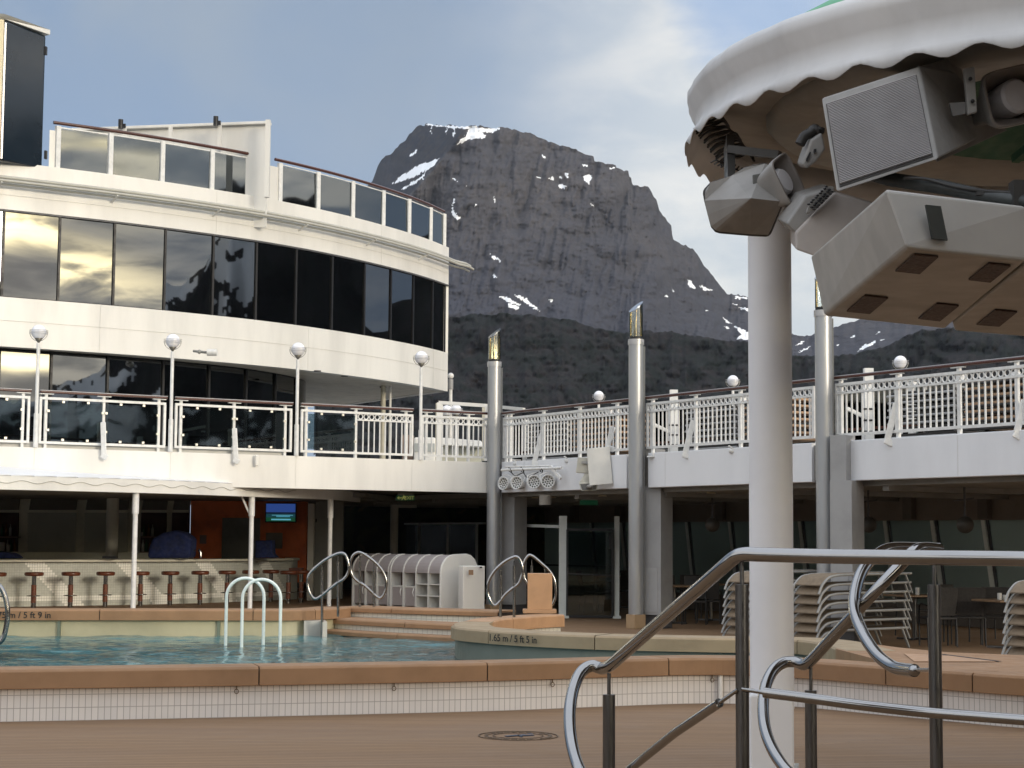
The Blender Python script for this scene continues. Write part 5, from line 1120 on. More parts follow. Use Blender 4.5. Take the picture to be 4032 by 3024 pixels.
# ------------------------------------------------------------------ cabinet behind the steps
cb = thing('domed_buffet_cabinet', 'long cream buffet cabinet with curved top, doors and open shelves', 'cabinet', (-2.3, 36.3, .2))
cq0 = V2(-3.32, 37.5); cq1 = V2(-1.385, 35.25); cd = (cq1 - cq0).normalized(); CLn = (cq1 - cq0).length; cn = V2(-cd.y, cd.x)   # cn points away from the viewer
ZK = 1.30; ZF = .93; CW = mat('cabinet_white', (.66, .65, .61), .4, var=.04); CI = mat('cabinet_mauve', (.36, .32, .31), .45, var=.05)
arcp = lambda r_=.36: [(r_ * (1 - math.cos(w)), ZF + r_ * math.sin(w)) for w in np.linspace(0, math.pi / 2, 9)]
MB().sweep([cq0, cq1], [(0, ZF)] + arcp()[1:] + [(.66, ZK - .01), (.66, .25), (.62, .25), (.62, ZF)], smooth=False).build('curved_top', CI, cb)
cuts = [1398, 1447, 1492, 1537, 1546, 1596, 1645, 1694, 1745]
us = [tpx(cq0, cd, x) for x in cuts]
def cpt2(u, o_, z): q = cq0 + cd * u + cn * o_; return V((q.x, q.y, z))
for u in us:
    pf = [(-.012, .20), (-.012, ZF)] + [(a - .012, z + .012) for a, z in arcp()] + [(.64, .2)]
    MB().slab([cpt2(u - .015, a, z) for a, z in pf], (cd.x * .03, cd.y * .03, 0)).build('rib_panel', CW, cb)
for i in range(len(us) - 1):
    if i == 3: continue
    u0, u1 = us[i] + .02, us[i + 1] - .02
    if i < 6:
        MB().slab([cpt2(u0, .03, .26), cpt2(u1, .03, .26), cpt2(u1, .03, ZF - .3), cpt2(u0, .03, ZF - .3)], (cn.x * .03, cn.y * .03, 0)).build('door', CI, cb, bevel=.006)
        MB().slab([cpt2(u0, .25, ZF - .27), cpt2(u1, .25, ZF - .27), cpt2(u1, .25, ZF), cpt2(u0, .25, ZF)], (cn.x * .02, cn.y * .02, 0)).build('niche_back', mat('niche_brown', (.09, .05, .04), .6), cb)
        MB().slab([cpt2(u0, .02, ZF - .3), cpt2(u1, .02, ZF - .3), cpt2(u1, .02, ZF - .27), cpt2(u0, .02, ZF - .27)], (cn.x * .3, cn.y * .3, 0)).build('niche_shelf', CW, cb)
        c = cpt2(u1 - .05, .0, .62); MB().tube([c, c + V((-.02, -.03, -.08)), c + V((0, 0, -.16))], .01, 6).build('handle', WHITER, cb)
    else:
        MB().slab([cpt2(u0, .5, .22), cpt2(u1, .5, .22), cpt2(u1, .5, ZF), cpt2(u0, .5, ZF)], (cn.x * .02, cn.y * .02, 0)).build('shelf_back', CW, cb)
        for z in (.22, .47, .70): MB().slab([cpt2(u0, .0, z), cpt2(u1, .0, z), cpt2(u1, .0, z + .02), cpt2(u0, .0, z + .02)], (cn.x * .5, cn.y * .5, 0)).build('shelf', CW, cb)
ef = [(-.03, .2), (-.03, ZF)] + [(a - .03, z + .02) for a, z in arcp()] + [(.62, ZK + .02)] + [(.95 - a, z + .02) for a, z in arcp(.3)[::-1]][0:0] + [(.74, ZK - .01), (.84, ZK - .09), (.9, ZK - .2), (.92, ZF - .1), (.92, .2)]
MB().slab([cpt2(CLn, a, z) for a, z in ef], (cd.x * .05, cd.y * .05, 0)).build('end_panel', WHITE, cb, bevel=.012)
t = thing('white_side_cupboard', 'lower white cupboard with a small notice against the domed cabinet end', 'cupboard', tuple(at(1865, 2403, 34.7)))
a = at(1822, 2400, 34.6); b = at(1908, 2400, 35.0); zt = at(1860, 2229, 34.7).z
MB().para((a.x, a.y, .2), (b.x - a.x, b.y - a.y, 0), (-.1, .45, 0), (0, 0, zt - .2)).build('box', WHITE, t, bevel=.015)
pxbox(1845, 2244, 1864, 2264, 34.58, .02, 'notice', mat('notice_brown', (.25, .15, .08), .6), t); pxbox(1889, 2231, 1898, 2237, 34.85, .03, 'latch', BLACK, t)

# ------------------------------------------------------------------ equipment on the right fascia
fa = lambda x, y, e=0: at(x, y, yb(x) - .34 + e); D = yb(2060) - .45
rig = thing('spotlight_pipe', 'white pipe with clamps carrying round spotlights on the fascia corner', 'lighting pipe', tuple(fa(2095, 1848)))
MB().tube([fa(1976, 1851), fa(2212, 1842)], .03, 10).tube([fa(1990, 1838), fa(2165, 1834, +.1)], .018, 8).build('pipe', WHITER, rig)
MB().bar(fa(2170, 1838), fa(2208, 1885), .04, .06).bar(fa(2170, 1838), fa(2172, 1838, +.5), .04, .05).build('wall_arm', WHITER, rig)
for x in (2010, 2058, 2132): MB().tube([fa(x, 1846, -.045), fa(x + 4, 1852, -.04), fa(x + 2, 1860)], .014, 6).tube([fa(x - 6, 1838), fa(x - 4, 1858)], .012, 6).build('clamp', BLACK, rig)
MB().tube(smooth([fa(2012, 1858), fa(2030, 1874), fa(2060, 1862), fa(2078, 1880), fa(2120, 1858)], 5), .010, 5).build('cable', CABLE, rig)
for i, (x, y, ang, lb) in enumerate(((1984, 1904, -38, 'round honeycomb spotlight turned furthest left, beside the silver column'), (2036, 1901, -32, 'second round honeycomb spotlight from the silver column'), (2103, 1898, -14, 'third round honeycomb spotlight from the silver column'), (2157, 1896, 2, 'round honeycomb spotlight facing the viewer, last in the row'))):
    c = fa(x, y, -.02); t = thing('round_spotlight', lb, 'spotlight', tuple(c), 'round spotlights on the pipe')
    M = Matrix.Rotation(R(ang), 3, 'Z') @ Matrix.Rotation(R(84), 3, 'X')
    MB().lathe([(.06, -.2), (.11, -.16), (.135, -.02), (.14, .03), (.125, .035), (.12, .0), (.001, .0)], c, 24, True, M).build('housing', WHITER, t)
    m_ = MB()
    for rr, nn in ((0, 1), (.048, 6), (.095, 12)):
        for k in range(nn): w = 2 * math.pi * k / nn + .2; m_.lathe([(.018, .004), (.001, .006)], c + M @ V((rr * math.cos(w), rr * math.sin(w), .003)), 8, False, M)
    m_.build('lens_cluster', mat('lens_dark', (.10, .10, .085), .2, var=.1), t)
    MB().tube([c + M @ V((-.15, 0, 0)), c + M @ V((-.15, .14, -.05)), c + M @ V((0, .20, -.05)), c + M @ V((.15, .14, -.05)), c + M @ V((.15, 0, 0))], .010, 6).build('yoke', WHITER, t)
D = yb(2360) - .35
t = thing('tilted_white_board', 'blank white tilted board in front of the fascia speakers', 'board', tuple(at(2362, 1905, D)))
MB().slab([at(2310, 1766, D), at(2400, 1758, D), at(2413, 1904, D - .1), at(2322, 1912, D - .1)], (0, .06, 0)).build('board', mat('board_white', (.74, .72, .66), .5), t, bevel=.006)
MB().tube([at(2412, 1840, D + .1), at(2436, 1830, D + .2)], .02, 8).build('stay', GREY, t)
CS = mat('speaker_cream', (.50, .48, .41), .6)
t = thing('fascia_speaker', 'beige box speaker left of the tilted white board', 'speaker', tuple(at(2290, 1862, D + .1)))
MB().slab([at(2275, 1800, D + .12), at(2316, 1802, D + .12), at(2316, 1864, D + .1), at(2267, 1860, D + .1)], (.05, .25, 0)).build('box', CS, t, bevel=.01)
MB().bar(at(2290, 1820, D + .08), at(2314, 1822, D + .08), .03, .04).build('mounting_strap', GREY, t)
t = thing('fascia_horn', 'beige flared horn speaker under the tilted white board', 'horn speaker', tuple(at(2320, 1925, D)))
MB().slab([at(2278, 1902, D), at(2352, 1898, D + .1), at(2350, 1931, D), at(2290, 1934, D - .05)], (.02, .14, .05)).build('bell', CS, t, bevel=.012)
MB().slab([at(2284, 1906, D - .012), at(2348, 1902, D + .06), at(2346, 1926, D - .02), at(2294, 1930, D - .065)], (0, .01, 0)).build('bell_mouth', SPKD, t)
MB().slab([at(2303, 1864, D + .1), at(2330, 1866, D + .1), at(2350, 1898, D + .08), at(2280, 1902, D + .04)], (.0, .2, 0)).build('throat', CS, t, bevel=.01)
MB().ball(at(2322, 1916, D - .05), .06, 12, .7).build('driver_cap', MT['speaker_paint'], t)
t = thing('fascia_pipe', 'bent white pipe with black clamps left of the second silver column', 'pipe', tuple(at(2440, 1900, D)))
MB().tube(smooth([at(2460, 1805, D + .15), at(2442, 1808, D), at(2438, 1830, D), at(2438, 1880, D), at(2436, 1900, D), at(2450, 1908, D + .1)], 5), .035, 10).build('pipe', WHITER, t)
MB().cyl(at(2436, 1830, D), .05, .05, 12).cyl(at(2438, 1884, D), .045, .04, 12).build('clamp', BLACK, t); MB().tube([at(2424, 1750, D + .1), at(2424, 1900, D + .1)], .012, 6).build('conduit', GREY, t)
pxbox(2410, 1846, 2422, 1874, D + .02, .12, 'junction_box', CREAM, t)
# ------------------------------------------------------------------ upper deck furniture behind the rails
def stack_slabs(px0, px1, off, n, z0, dz, m_, label, name, cat, edge, th=.045, ln=None):
    a, b = Bt(TB(px0, off), off), Bt(TB(px1, off), off); t = thing(name, label, cat, (a.x, a.y, 3.2), 'stacks of sun loungers on the upper deck')
    d = (b - a)
    for k in range(n):
        z = z0 + k * dz; j = random.uniform(-.03, .03); q = a + d.normalized() * j
        MB().slab([p3(q, z), p3(q + d, z), p3(q + d + A_ * .9, z), p3(q + A_ * .9, z)], (0, 0, th)).build('lounger_bed', m_, t, bevel=.015)
        MB().tube([p3(q - A_ * .01, z - .02), p3(q + d - A_ * .01, z - .02)], .022, 6).build('bed_rail', edge, t)
    for u in (.06, .5, .94): MB().box(tuple(p3(a + d * u + A_ * .1, z0 + n * dz / 2)), (.05, .05, n * dz), math.atan2(B_.y, B_.x)).build('leg_column', edge, t)
    return t
WL = 1.4
stack_slabs(2078, 2235, 2.0, 7, 3.42, .125, DCHAIR, 'dark lounger stack just right of the corner silver column', 'lounger_stack', 'lounger stack', GREY)
stack_slabs(2250, 2436, 1.5, 7, 3.42, .125, TANF, 'tan lounger stack above the tilted white board', 'lounger_stack', 'lounger stack', DCHAIR)
stack_slabs(2705, 2905, 1.8, 7, 3.40, .12, DCHAIR, 'dark lounger stack left of the white pillar on the upper deck', 'lounger_stack', 'lounger stack', GREY)
stack_slabs(2928, 3085, 1.3, 7, 3.42, .12, TANF, 'tan lounger stack mostly behind the white pillar', 'lounger_stack', 'lounger stack', DCHAIR)
stack_slabs(3500, 3768, 1.8, 7, 3.38, .118, DCHAIR, 'dark lounger stack below the globe lamp at the right', 'lounger_stack', 'lounger stack', GREY)
stack_slabs(3798, 4100, 1.3, 7, 3.40, .12, TANF, 'tan lounger stack at the right picture edge', 'lounger_stack', 'lounger stack', DCHAIR)
for x in (2655, 3425):
    q = Bt(TB(x, 2.4), 2.4); t = thing('deck_post', 'white jointed post on the upper deck ' + ('right of the second silver column' if x < 3000 else 'right of the third silver column'), 'post', (q.x, q.y, 3.2), 'white jointed posts behind the railing')
    MB().box((q.x, q.y, 3.95), (.16, .14, 1.45)).build('shaft', WHITER, t)
    for z in (3.55, 3.75, 3.95): MB().box((q.x, q.y - .01, z), (.19, .14, .03)).build('joint_band', BLACK, t)
    MB().bar((q.x - .05, q.y, 3.8), (q.x - .4, q.y - .1, 3.95), .06, .06).build('side_arm', WHITER, t)
# white frame and huts behind the left balcony end
fr = thing('white_pipe_frame', 'square white pipe frame behind the corner of the balconies', 'frame', tuple(at(1830, 1820, 42)))
D = 42; z_ = at(1730, 1583, D).z
m_ = MB().bar(at(1728, 1585, D), at(1925, 1598, D - .2), .08, .08).bar(at(1733, 1585, D), at(1728, 1815, D), .14, .09, (0, 1, 0)).bar(at(1917, 1598, D - .2), at(1914, 1815, D - .2), .08, .09, (0, 1, 0)).bar(at(1925, 1598, D - .2), at(2063, 1612, D - 1.5), .07, .07); m_.build('frame_tube', WHITE, fr)
MB().bar(at(1905, 1598, D + .3), at(1905, 1815, D + .3), .08, .1, (0, 1, 0)).bar(at(1722, 1588, D + .3), at(1720, 1815, D + .3), .07, .1, (0, 1, 0)).build('rear_upright', CREAM, fr)
ht = thing('white_deck_hut', 'low white hut with pale windows behind the ringed railing', 'hut', tuple(at(1700, 1815, 44)))
pxbox(1628, 1722, 1716, 1822, 44, 1.5, 'hut_wall', WHITE, ht, .05); pxbox(1632, 1746, 1712, 1778, 43.97, .1, 'hut_window', mat('hut_window_grey', (.42, .44, .42), .3), ht)
t = pxbox(1583, 1712, 1626, 1822, 44.5, .6, 'brown_partition', mat('partition_brown', (.22, .15, .11), .5), label='brown partition left of the low white hut', cat='partition')
ht = thing('white_counter_hut', 'long white counter hut seen through the ringed railing by the corner column', 'hut', tuple(at(1820, 1815, 45)))
MB().slab([at(1730, 1722, 45), at(1895, 1735, 44.5), at(1905, 1760, 44.3), at(1730, 1752, 44.9)], (0, 1.2, 0)).build('canopy', WHITE, ht, bevel=.03)
pxbox(1735, 1755, 1895, 1822, 45.1, 1.0, 'hut_wall', mat('hut_cream', (.55, .55, .47), .5), ht); 
for x in (1742, 1772, 1800, 1850): pxbox(x, 1762, x + 22, 1786, 45.05, .1, 'pane', MT['hut_window_grey'], ht)
# balcony furniture low behind the left glass: dark chair backs
# ------------------------------------------------------------------ lower deck furniture
def lounger(m_, t, o, dl, dw, z):
    # o near left foot, dl = length direction, dw = width direction
    dl = V((dl.x, dl.y, 0)); dw = V((dw.x, dw.y, 0)); o = V(o)
    def pr(s_, h): return o + dl * s_ + V((0, 0, z + h))
    prof = [(-.13, -.17), (-.07, -.05), (0, .02), (.08, .075), (.2, .10), (.45, .115), (1.75, .13)]
    for w in (0, .62):
        MB().tube([pr(a, h) + dw * w for a, h in smooth2(prof)] , .02, 8).build('side_frame', LFRAME, t)
    pts = smooth2(prof[1:]); vs = [pr(a, h + .012) + dw * .03 for a, h in pts] + [pr(a, h + .012) + dw * .59 for a, h in pts]; n = len(pts)
    MB().add(vs + [v - V((0, 0, .012)) for v in vs], [(i, i + 1, n + i + 1, n + i) for i in range(n - 1)] + [(2 * n + i, 3 * n + i, 3 * n + i + 1, 2 * n + i + 1) for i in range(n - 1)], True).build('fabric', m_, t)
    for w in (0, .62): MB().bar(pr(1.62, .12) + dw * w, pr(1.76, -.17) + dw * w, .035, .02).build('leg', LFRAME, t)
def smooth2(p): return [(q.x, q.y) for q in smooth([V2(*a) for a in p], 3)]
def lstack(x, Y, n, label_of, grp, z0=.18, dz=.138):
    o = at(x, 2400, Y); o.z = 0
    for k in range(n):
        t = thing('sun_lounger', label_of(k, n), 'sun lounger', (o.x, o.y, z0 + k * dz), grp); lounger(BEIGE, t, (o.x + .01 * k, o.y, 0), A_, -B_, z0 + k * dz)
ordn = ['lowest', 'second lowest', 'third', 'fourth', 'fifth', 'sixth', 'seventh', 'topmost']
def lab(where): return lambda k, n: '%s sun lounger in the beige stack %s' % (('topmost' if k == n - 1 else ordn[k]), where)
lstack(3235, 26.6, 7, lab('right of the white pillar'), 'beige loungers stacked right of the pillar')
lstack(2962, 28.2, 7, lab('left of the white pillar'), 'beige loungers stacked left of the pillar')
lstack(4112, 23.2, 7, lab('cut by the right picture edge'), 'beige loungers stacked at the right edge')
def chair(label):
    t = thing('dining_chair', label, 'chair', (0, 0, 0), 'dark dining chairs under the ledge')
    MB().box((0, 0, .44), (.44, .44, .035)).build('seat', DCHAIR, t, bevel=.01)
    MB().slab([(-.21, .2, .48), (.21, .2, .48), (.23, .3, .92), (-.23, .3, .92)], (0, .02, 0)).build('backrest', DCHAIR, t, bevel=.008)
    for sx_ in (-.23, .23):
        MB().tube([(sx_, -.2, 0), (sx_, -.21, .42), (sx_, -.19, .62), (sx_, -.1, .66), (sx_, .18, .64)], .013, 6).build('arm', BLACK, t); MB().tube([(sx_, .24, 0), (sx_, .2, .45)], .013, 6).build('leg', BLACK, t)
    return t
def table(label):
    t = thing('dining_table', label, 'table', (0, 0, 0), 'dining tables under the ledge')
    MB().box((0, 0, .73), (.75, .75, .035)).build('tabletop', TABLET, t, bevel=.01); MB().cyl((0, 0, .03), .035, .69, 14).build('pedestal', BSTEEL, t)
    for a in (45, 135): MB().bar((-.3 * math.cos(R(a)), -.3 * math.sin(R(a)), .02), (.3 * math.cos(R(a)), .3 * math.sin(R(a)), .02), .05, .03).build('foot', BSTEEL, t)
    return t
ch0 = tb0 = None
for x, Y, rz, lb in ((2330, 40.0, 100, 'dark chair seen through the glass door, left one'), (2382, 40.6, -80, 'dark chair seen through the glass door, right one'), (2460, 41, 200, 'dark chair just left of the second silver column'), (2065, 41, 160, 'dark chair behind the tan pedestal'),
    (2640, 35.5, 20, 'dark chair right of the second pier, nearest the pier'), (2705, 36.5, 190, 'dark chair behind the sloping steel rail, facing away'), (2790, 35.0, 170, 'dark chair left of the left lounger stack'), (2735, 34.6, -10, 'dark chair in front of the small table by the sloping rail'),
    (3690, 28.0, 185, 'large dark chair right of the right steel post'), (3740, 29.4, 15, 'second dark chair right of the right steel post'), (3810, 28.3, 175, 'olive tinted dark chair left of the far right table'), (3930, 28.5, 160, 'dark armchair beneath the far right table top'), (3600, 31, 30, 'dark chair glimpsed behind the right lounger stack'), (3990, 30, 200, 'dark chair near the right edge behind the table')):
    c = at(x, 2300, Y)
    if ch0 is None: ch0 = chair(lb); ch0.location = (c.x, c.y, 0); ch0.rotation_euler = (0, 0, R(rz))
    else: dup(ch0, (c.x, c.y, 0), R(rz), lb)
for x, Y, lb in ((2655, 34.8, 'square wooden table right of the second silver column'), (2800, 36.2, 'square table behind the left lounger stack'), (3960, 27.6, 'square table with cups near the right picture edge'), (3600, 29.8, 'square table behind the right steel post'), (2440, 42.5, 'square table behind the glass door')):
    c = at(x, 2300, Y)
    if tb0 is None: tb0 = table(lb); tb0.location = (c.x, c.y, 0)
    else: dup(tb0, (c.x, c.y, 0), R(20), lb)
for x, Y, h_, lb in ((3935, 27.5, .1, 'pale cup on the far right table, left'), (3955, 27.6, .07, 'low napkin box on the far right table'), (3612, 29.7, .12, 'pale shaker on the table behind the lounger stack')):
    c = at(x, 2300, Y); MB().cyl((c.x, c.y, .748), .035, h_, 12).build('cup', mat('cup_white', (.5, .5, .48), .4), label=lb, cat='cup')
# ------------------------------------------------------------------ near white pillar
pc = at(3040, 2700, 12.3)
t = thing('white_support_pillar', 'thick white round pillar on a square base, holding the round canopy', 'pillar', (pc.x, pc.y, 0))
MB().cyl((pc.x, pc.y, .5), .150, 3.75, 48).build('shaft', mat('pillar_white', (.78, .785, .80), .42, var=.05, vscale=.9, bump=.05, bscale=30), t)
D0 = 12.12; a = at(2950, 2800, D0); b = at(3126, 2800, D0); zb = at(3000, 2735, D0).z
MB().para((a.x, D0, .09), (b.x - a.x, 0, 0), (.05, .36, 0), (0, 0, zb - .09)).build('square_base', MT['pillar_white'], t, bevel=.02, seg=3)
MB().para((a.x - .02, D0 - .03, 0), (b.x - a.x + .03, 0, 0), (.09, .44, 0), (0, 0, .10)).build('plinth', TILES, t, bevel=.006)
# ------------------------------------------------------------------ near steel stair rails
def rail(name, label, pts, posts, extra=(), r_=.0245, grp='steel stair rails in front'):
    P = [at(x, y, D) for x, y, D in pts]; t = thing(name, label, 'handrail', (P[0].x, P[0].y, 0), grp)
    MB().tube(smooth(P, 7), r_, 20).build('top_rail', STEEL, t)
    for x, yt, yk, D, w_ in posts:
        a, b = at(x, yt, D), at(x, yk, D); MB().cyl((b.x, b.y, 0), w_, b.z, 24).build('post', BSTEEL, t, bevel=.002); MB().cyl((a.x, a.y, b.z), .0075, a.z - b.z, 12).build('pin', BSTEEL, t)
    for (ex, rr) in extra:
        MB().tube([at(x, y, D) for x, y, D in ex], rr, 16).build('lower_rail', STEEL, t)
    return t
A1 = [(4250, 2206, 5.6), (4032, 2200, 5.72), (3600, 2195, 5.85), (3232, 2190, 5.98), (3000, 2184, 6.06), (2930, 2183, 6.1), (2890, 2197, 6.13), (2830, 2248, 6.2), (2700, 2361, 6.45), (2550, 2491, 6.85), (2440, 2588, 7.18), (2400, 2621, 7.3), (2370, 2632, 7.38), (2330, 2622, 7.4), (2290, 2645, 7.38), (2262, 2700, 7.3), (2245, 2780, 7.2), (2244, 2870, 7.1), (2258, 2960, 7.0), (2285, 3040, 6.9), (2330, 3120, 6.9), (2390, 3150, 7.2)]
rail('steel_stair_rail', 'steel rail sloping down left then curling at the stair end, nearest the camera', A1, [(2398, 2650, 2735, 7.3, .0255), (2921, 2195, 2301, 6.12, .0232), (3678, 2200, 2303, 6.2, .0225)],
     [([(2430, 3078, 6.9), (2490, 3020, 6.8), (2660, 2884, 6.45), (2832, 2768, 6.15)], .0165), ([(2826, 2772, 6.16), (2905, 2716, 6.1)], .007),
      ([(2920, 2713, 6.1), (3012, 2728, 6.08)], .007), (smooth([V((3008, 2727, 6.08)), V((3206, 2752, 6.0)), V((3400, 2778, 5.95)), V((3660, 2806, 5.9)), V((4032, 2835, 5.75)), V((4200, 2850, 5.7))], 5), .0175)])
B1 = [(3700, 2163, 7.4), (3640, 2158, 7.35), (3597, 2172, 7.3), (3552, 2218, 7.3), (3450, 2325, 7.3), (3350, 2432, 7.4), (3260, 2528, 7.55), (3195, 2598, 7.65), (3165, 2617, 7.7), (3130, 2606, 7.75), (3085, 2610, 7.75), (3045, 2640, 7.7), (3015, 2700, 7.6), (3005, 2770, 7.5), (3009, 2850, 7.4), (3028, 2920, 7.3), (3065, 2990, 7.2), (3115, 3050, 7.1), (3180, 3080, 7.1)]
rail('steel_stair_rail', 'second steel stair rail with a curl in front of the white pillar base', B1, [(3192, 2625, 2718, 7.7, .0258)])
C1 = [(3700, 2160, 7.9), (3600, 2157, 7.8), (3500, 2160, 7.7), (3440, 2195, 7.6), (3395, 2250, 7.5), (3370, 2320, 7.4), (3363, 2390, 7.3), (3378, 2450, 7.2), (3412, 2520, 7.1), (3460, 2585, 7.0), (3515, 2625, 6.9), (3560, 2636, 6.8), (3600, 2640, 6.7)]
t = rail('steel_stair_rail', 'steel rail end curving down behind the lounger stack to a capped end', C1, [], [([(3595, 2638, 6.72), (3680, 2637, 6.25)], .007)])
c0 = at(3601, 2640, 6.69); MB().ball(c0, .0235, 12, .9).build('end_cap', STEEL, t)
# ------------------------------------------------------------------ round canopy and the gear under it
CC = V2(4.06, 12.05); CR_ = 2.85; ZV = 4.33
cn_ = thing('round_canopy', 'round white canvas canopy with scalloped valance and green stripe above', 'canopy', (CC.x, CC.y, ZV))
NS = 360
def ringv(r_, z, wav=0, ph=0, n_=NS):
    out = []
    for k in range(n_):
        w = 2 * math.pi * k / n_; s_ = abs(math.sin(w * 23 + ph)) if wav else 0
        rad = r_ + .004 * math.sin(w * 31) + .003 * math.sin(w * 53 + 1)
        out.append((CC.x + rad * math.cos(w), CC.y + rad * math.sin(w), z + wav * (.5 + .5 * math.cos(48 * w + 1.2) * 1.0)))
    return out
def rings(name, R_, m_, thick=None, sm=True):
    vs = []; 
    for q in R_: vs += q
    fs = [(i * NS + k, i * NS + (k + 1) % NS, (i + 1) * NS + (k + 1) % NS, (i + 1) * NS + k) for i in range(len(R_) - 1) for k in range(NS)]
    o = MB().add(vs, fs, sm).build(name, m_, cn_)
    md = o.modifiers.new('thick', 'SOLIDIFY'); md.thickness = thick or .006; return o
rings('valance', [ringv(CR_ - .20, ZV + .52), ringv(CR_ - .13, ZV + .505), ringv(CR_ - .05, ZV + .47), ringv(CR_ - .01, ZV + .42), ringv(CR_ - .01, ZV + .36), ringv(CR_ - .06, ZV + .27), ringv(CR_ - .07, ZV + .20), ringv(CR_ - .04, ZV + .12), ringv(CR_ - .01, ZV + .09), ringv(CR_ + .01, ZV - .0, .055)], CANV)
rings('green_stripe', [ringv(CR_ - .20, ZV + .525), ringv(CR_ - .38, ZV + .63), ringv(CR_ - .75, ZV + .84)], GREENC)
rings('roof_cone', [ringv(CR_ - .75, ZV + .84), ringv(1.2, ZV + 1.15), ringv(.02, ZV + 1.5)], CANV)
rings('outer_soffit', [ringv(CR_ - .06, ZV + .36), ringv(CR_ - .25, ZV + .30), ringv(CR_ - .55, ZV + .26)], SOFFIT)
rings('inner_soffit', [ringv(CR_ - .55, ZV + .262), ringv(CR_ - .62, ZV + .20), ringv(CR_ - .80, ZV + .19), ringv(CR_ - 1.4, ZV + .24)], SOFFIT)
rings('green_lining', [ringv(CR_ - 1.4, ZV + .24), ringv(.9, ZV + .42), ringv(.02, ZV + .5)], DGREENC)
for a_ in range(0, 360, 45):
    w = R(a_ + 12); p_, q_ = V((CC.x + .1 * math.cos(w), CC.y + .1 * math.sin(w), ZV + .42)), V((CC.x + 1.25 * math.cos(w), CC.y + 1.25 * math.sin(w), ZV + .2))
    MB().bar(p_, q_, .06, .06).build('roof_rib', DGREENC, cn_)
# dark bundle of cables hanging at the canopy's left end
t = thing('cable_bundle', 'tangle of dark cables hanging under the left end of the canopy', 'cables', tuple(at(2840, 560, 11.6)))
for k in range(17):
    x = 2745 + k * 7 + random.uniform(-6, 6); y = 500 + k * 9; m_ = MB()
    P = [at(x - 10, y + 8, 12.3), at(x + 15, y - 14 + random.uniform(-6, 6), 12.2), at(x + 60, y - 26, 12.1), at(x + 95, y - 34 + random.uniform(-8, 8), 12.2), at(x + 118, y - 10, 12.3)]
    m_.tube(smooth(P, 4), .009, 6).build('cable', CABLE, t)
for k in range(7):
    x = 2800 + k * 13; y = 640 + k * 6; MB().tube(smooth([at(x, y, 11.8), at(x + 18, y - 9, 11.7), at(x + 34, y - 4, 11.7), at(x + 44, y - 14, 11.8)], 3), .006, 5).build('cable', CABLE, t)
MB().bar(at(2870, 560, 11.7), at(2876, 750, 11.3), .05, .13, (0, 1, 0)).bar(at(2870, 588, 11.5), at(3070, 610, 11.3), .05, .05).build('hanging_bracket', mat('bracket_dark', (.05, .048, .045), .5), t)
MB().tube(smooth([at(2778, 745, 11.3), at(2800, 770, 11.2), at(2830, 775, 11.1), at(2865, 738, 11.1), at(2885, 735, 11.1)], 5), .006, 6).build('loose_wire', CABLE, t)
# rounded flat box with dark gasket at the left
def slabp(pts, D, dvec, name, m_, t, bevel=0, seg=2): return MB().slab([at(x, y, D if not callable(D) else D(x, y)) for x, y in pts], dvec).build(name, m_, t, bevel, seg)
t = thing('stage_monitor', 'big faceted speaker back with dark rim at the canopy left end', 'speaker', tuple(at(2900, 900, 10.9)))
rim = zs([(315, 690), (335, 800), (375, 960), (410, 1090), (450, 1135), (500, 1150), (850, 1180), (1040, 1188), (1072, 1130), (1200, 820), (1130, 420), (1000, 385), (780, 430), (640, 520), (400, 600)], 2650, 500, 2.765)
slabp(rim, 10.85, (.02, .10, .01), 'rim', mat('gasket_dark', (.03, .028, .025), .6), t, .02)
inn = [(2935 + (x - 2935) * .965, 760 + (y - 760) * .965) for x, y in rim]
slabp(inn, 10.82, (.02, .10, .01), 'face', SPK, t, .03, 3)
Z_ = lambda *q: zs(list(q), 2650, 500, 2.765)
up_ = Z_((375, 955), (345, 800), (400, 610), (640, 530), (780, 442), (1000, 398), (1122, 432), (1195, 800)); lo_ = Z_((1188, 830), (1065, 1120), (1035, 1175), (850, 1168), (505, 1138), (458, 1122), (418, 1080))
r1, r2, r3 = Z_((400, 1030), (850, 775), (1192, 812))
P_ = [at(x, y, 10.8) for x, y in up_] + [at(*r3, 10.55), at(*r2, 10.5), at(*r1, 10.8)] + [at(x, y, 10.8) for x, y in lo_]
MB().add(P_, [(0, 1, 9, 10), (1, 2, 3, 9), (3, 4, 5, 9), (5, 6, 8, 9), (6, 7, 8), (8, 11, 12, 13), (8, 13, 14, 9), (9, 14, 15, 16), (9, 16, 17, 10)]).build('faceted_back', SPK, t)
slabp(Z_((868, 520), (1130, 470), (1165, 760), (880, 745)), lambda x, y: 10.63 + .0 * x, (0, .02, 0), 'recess', mat('recess_dark', (.10, .10, .092), .6), t, .004); MB().ball(at(*Z_((1035, 600))[0], 10.62), .02, 10, .6).build('knob', BLACK, t)
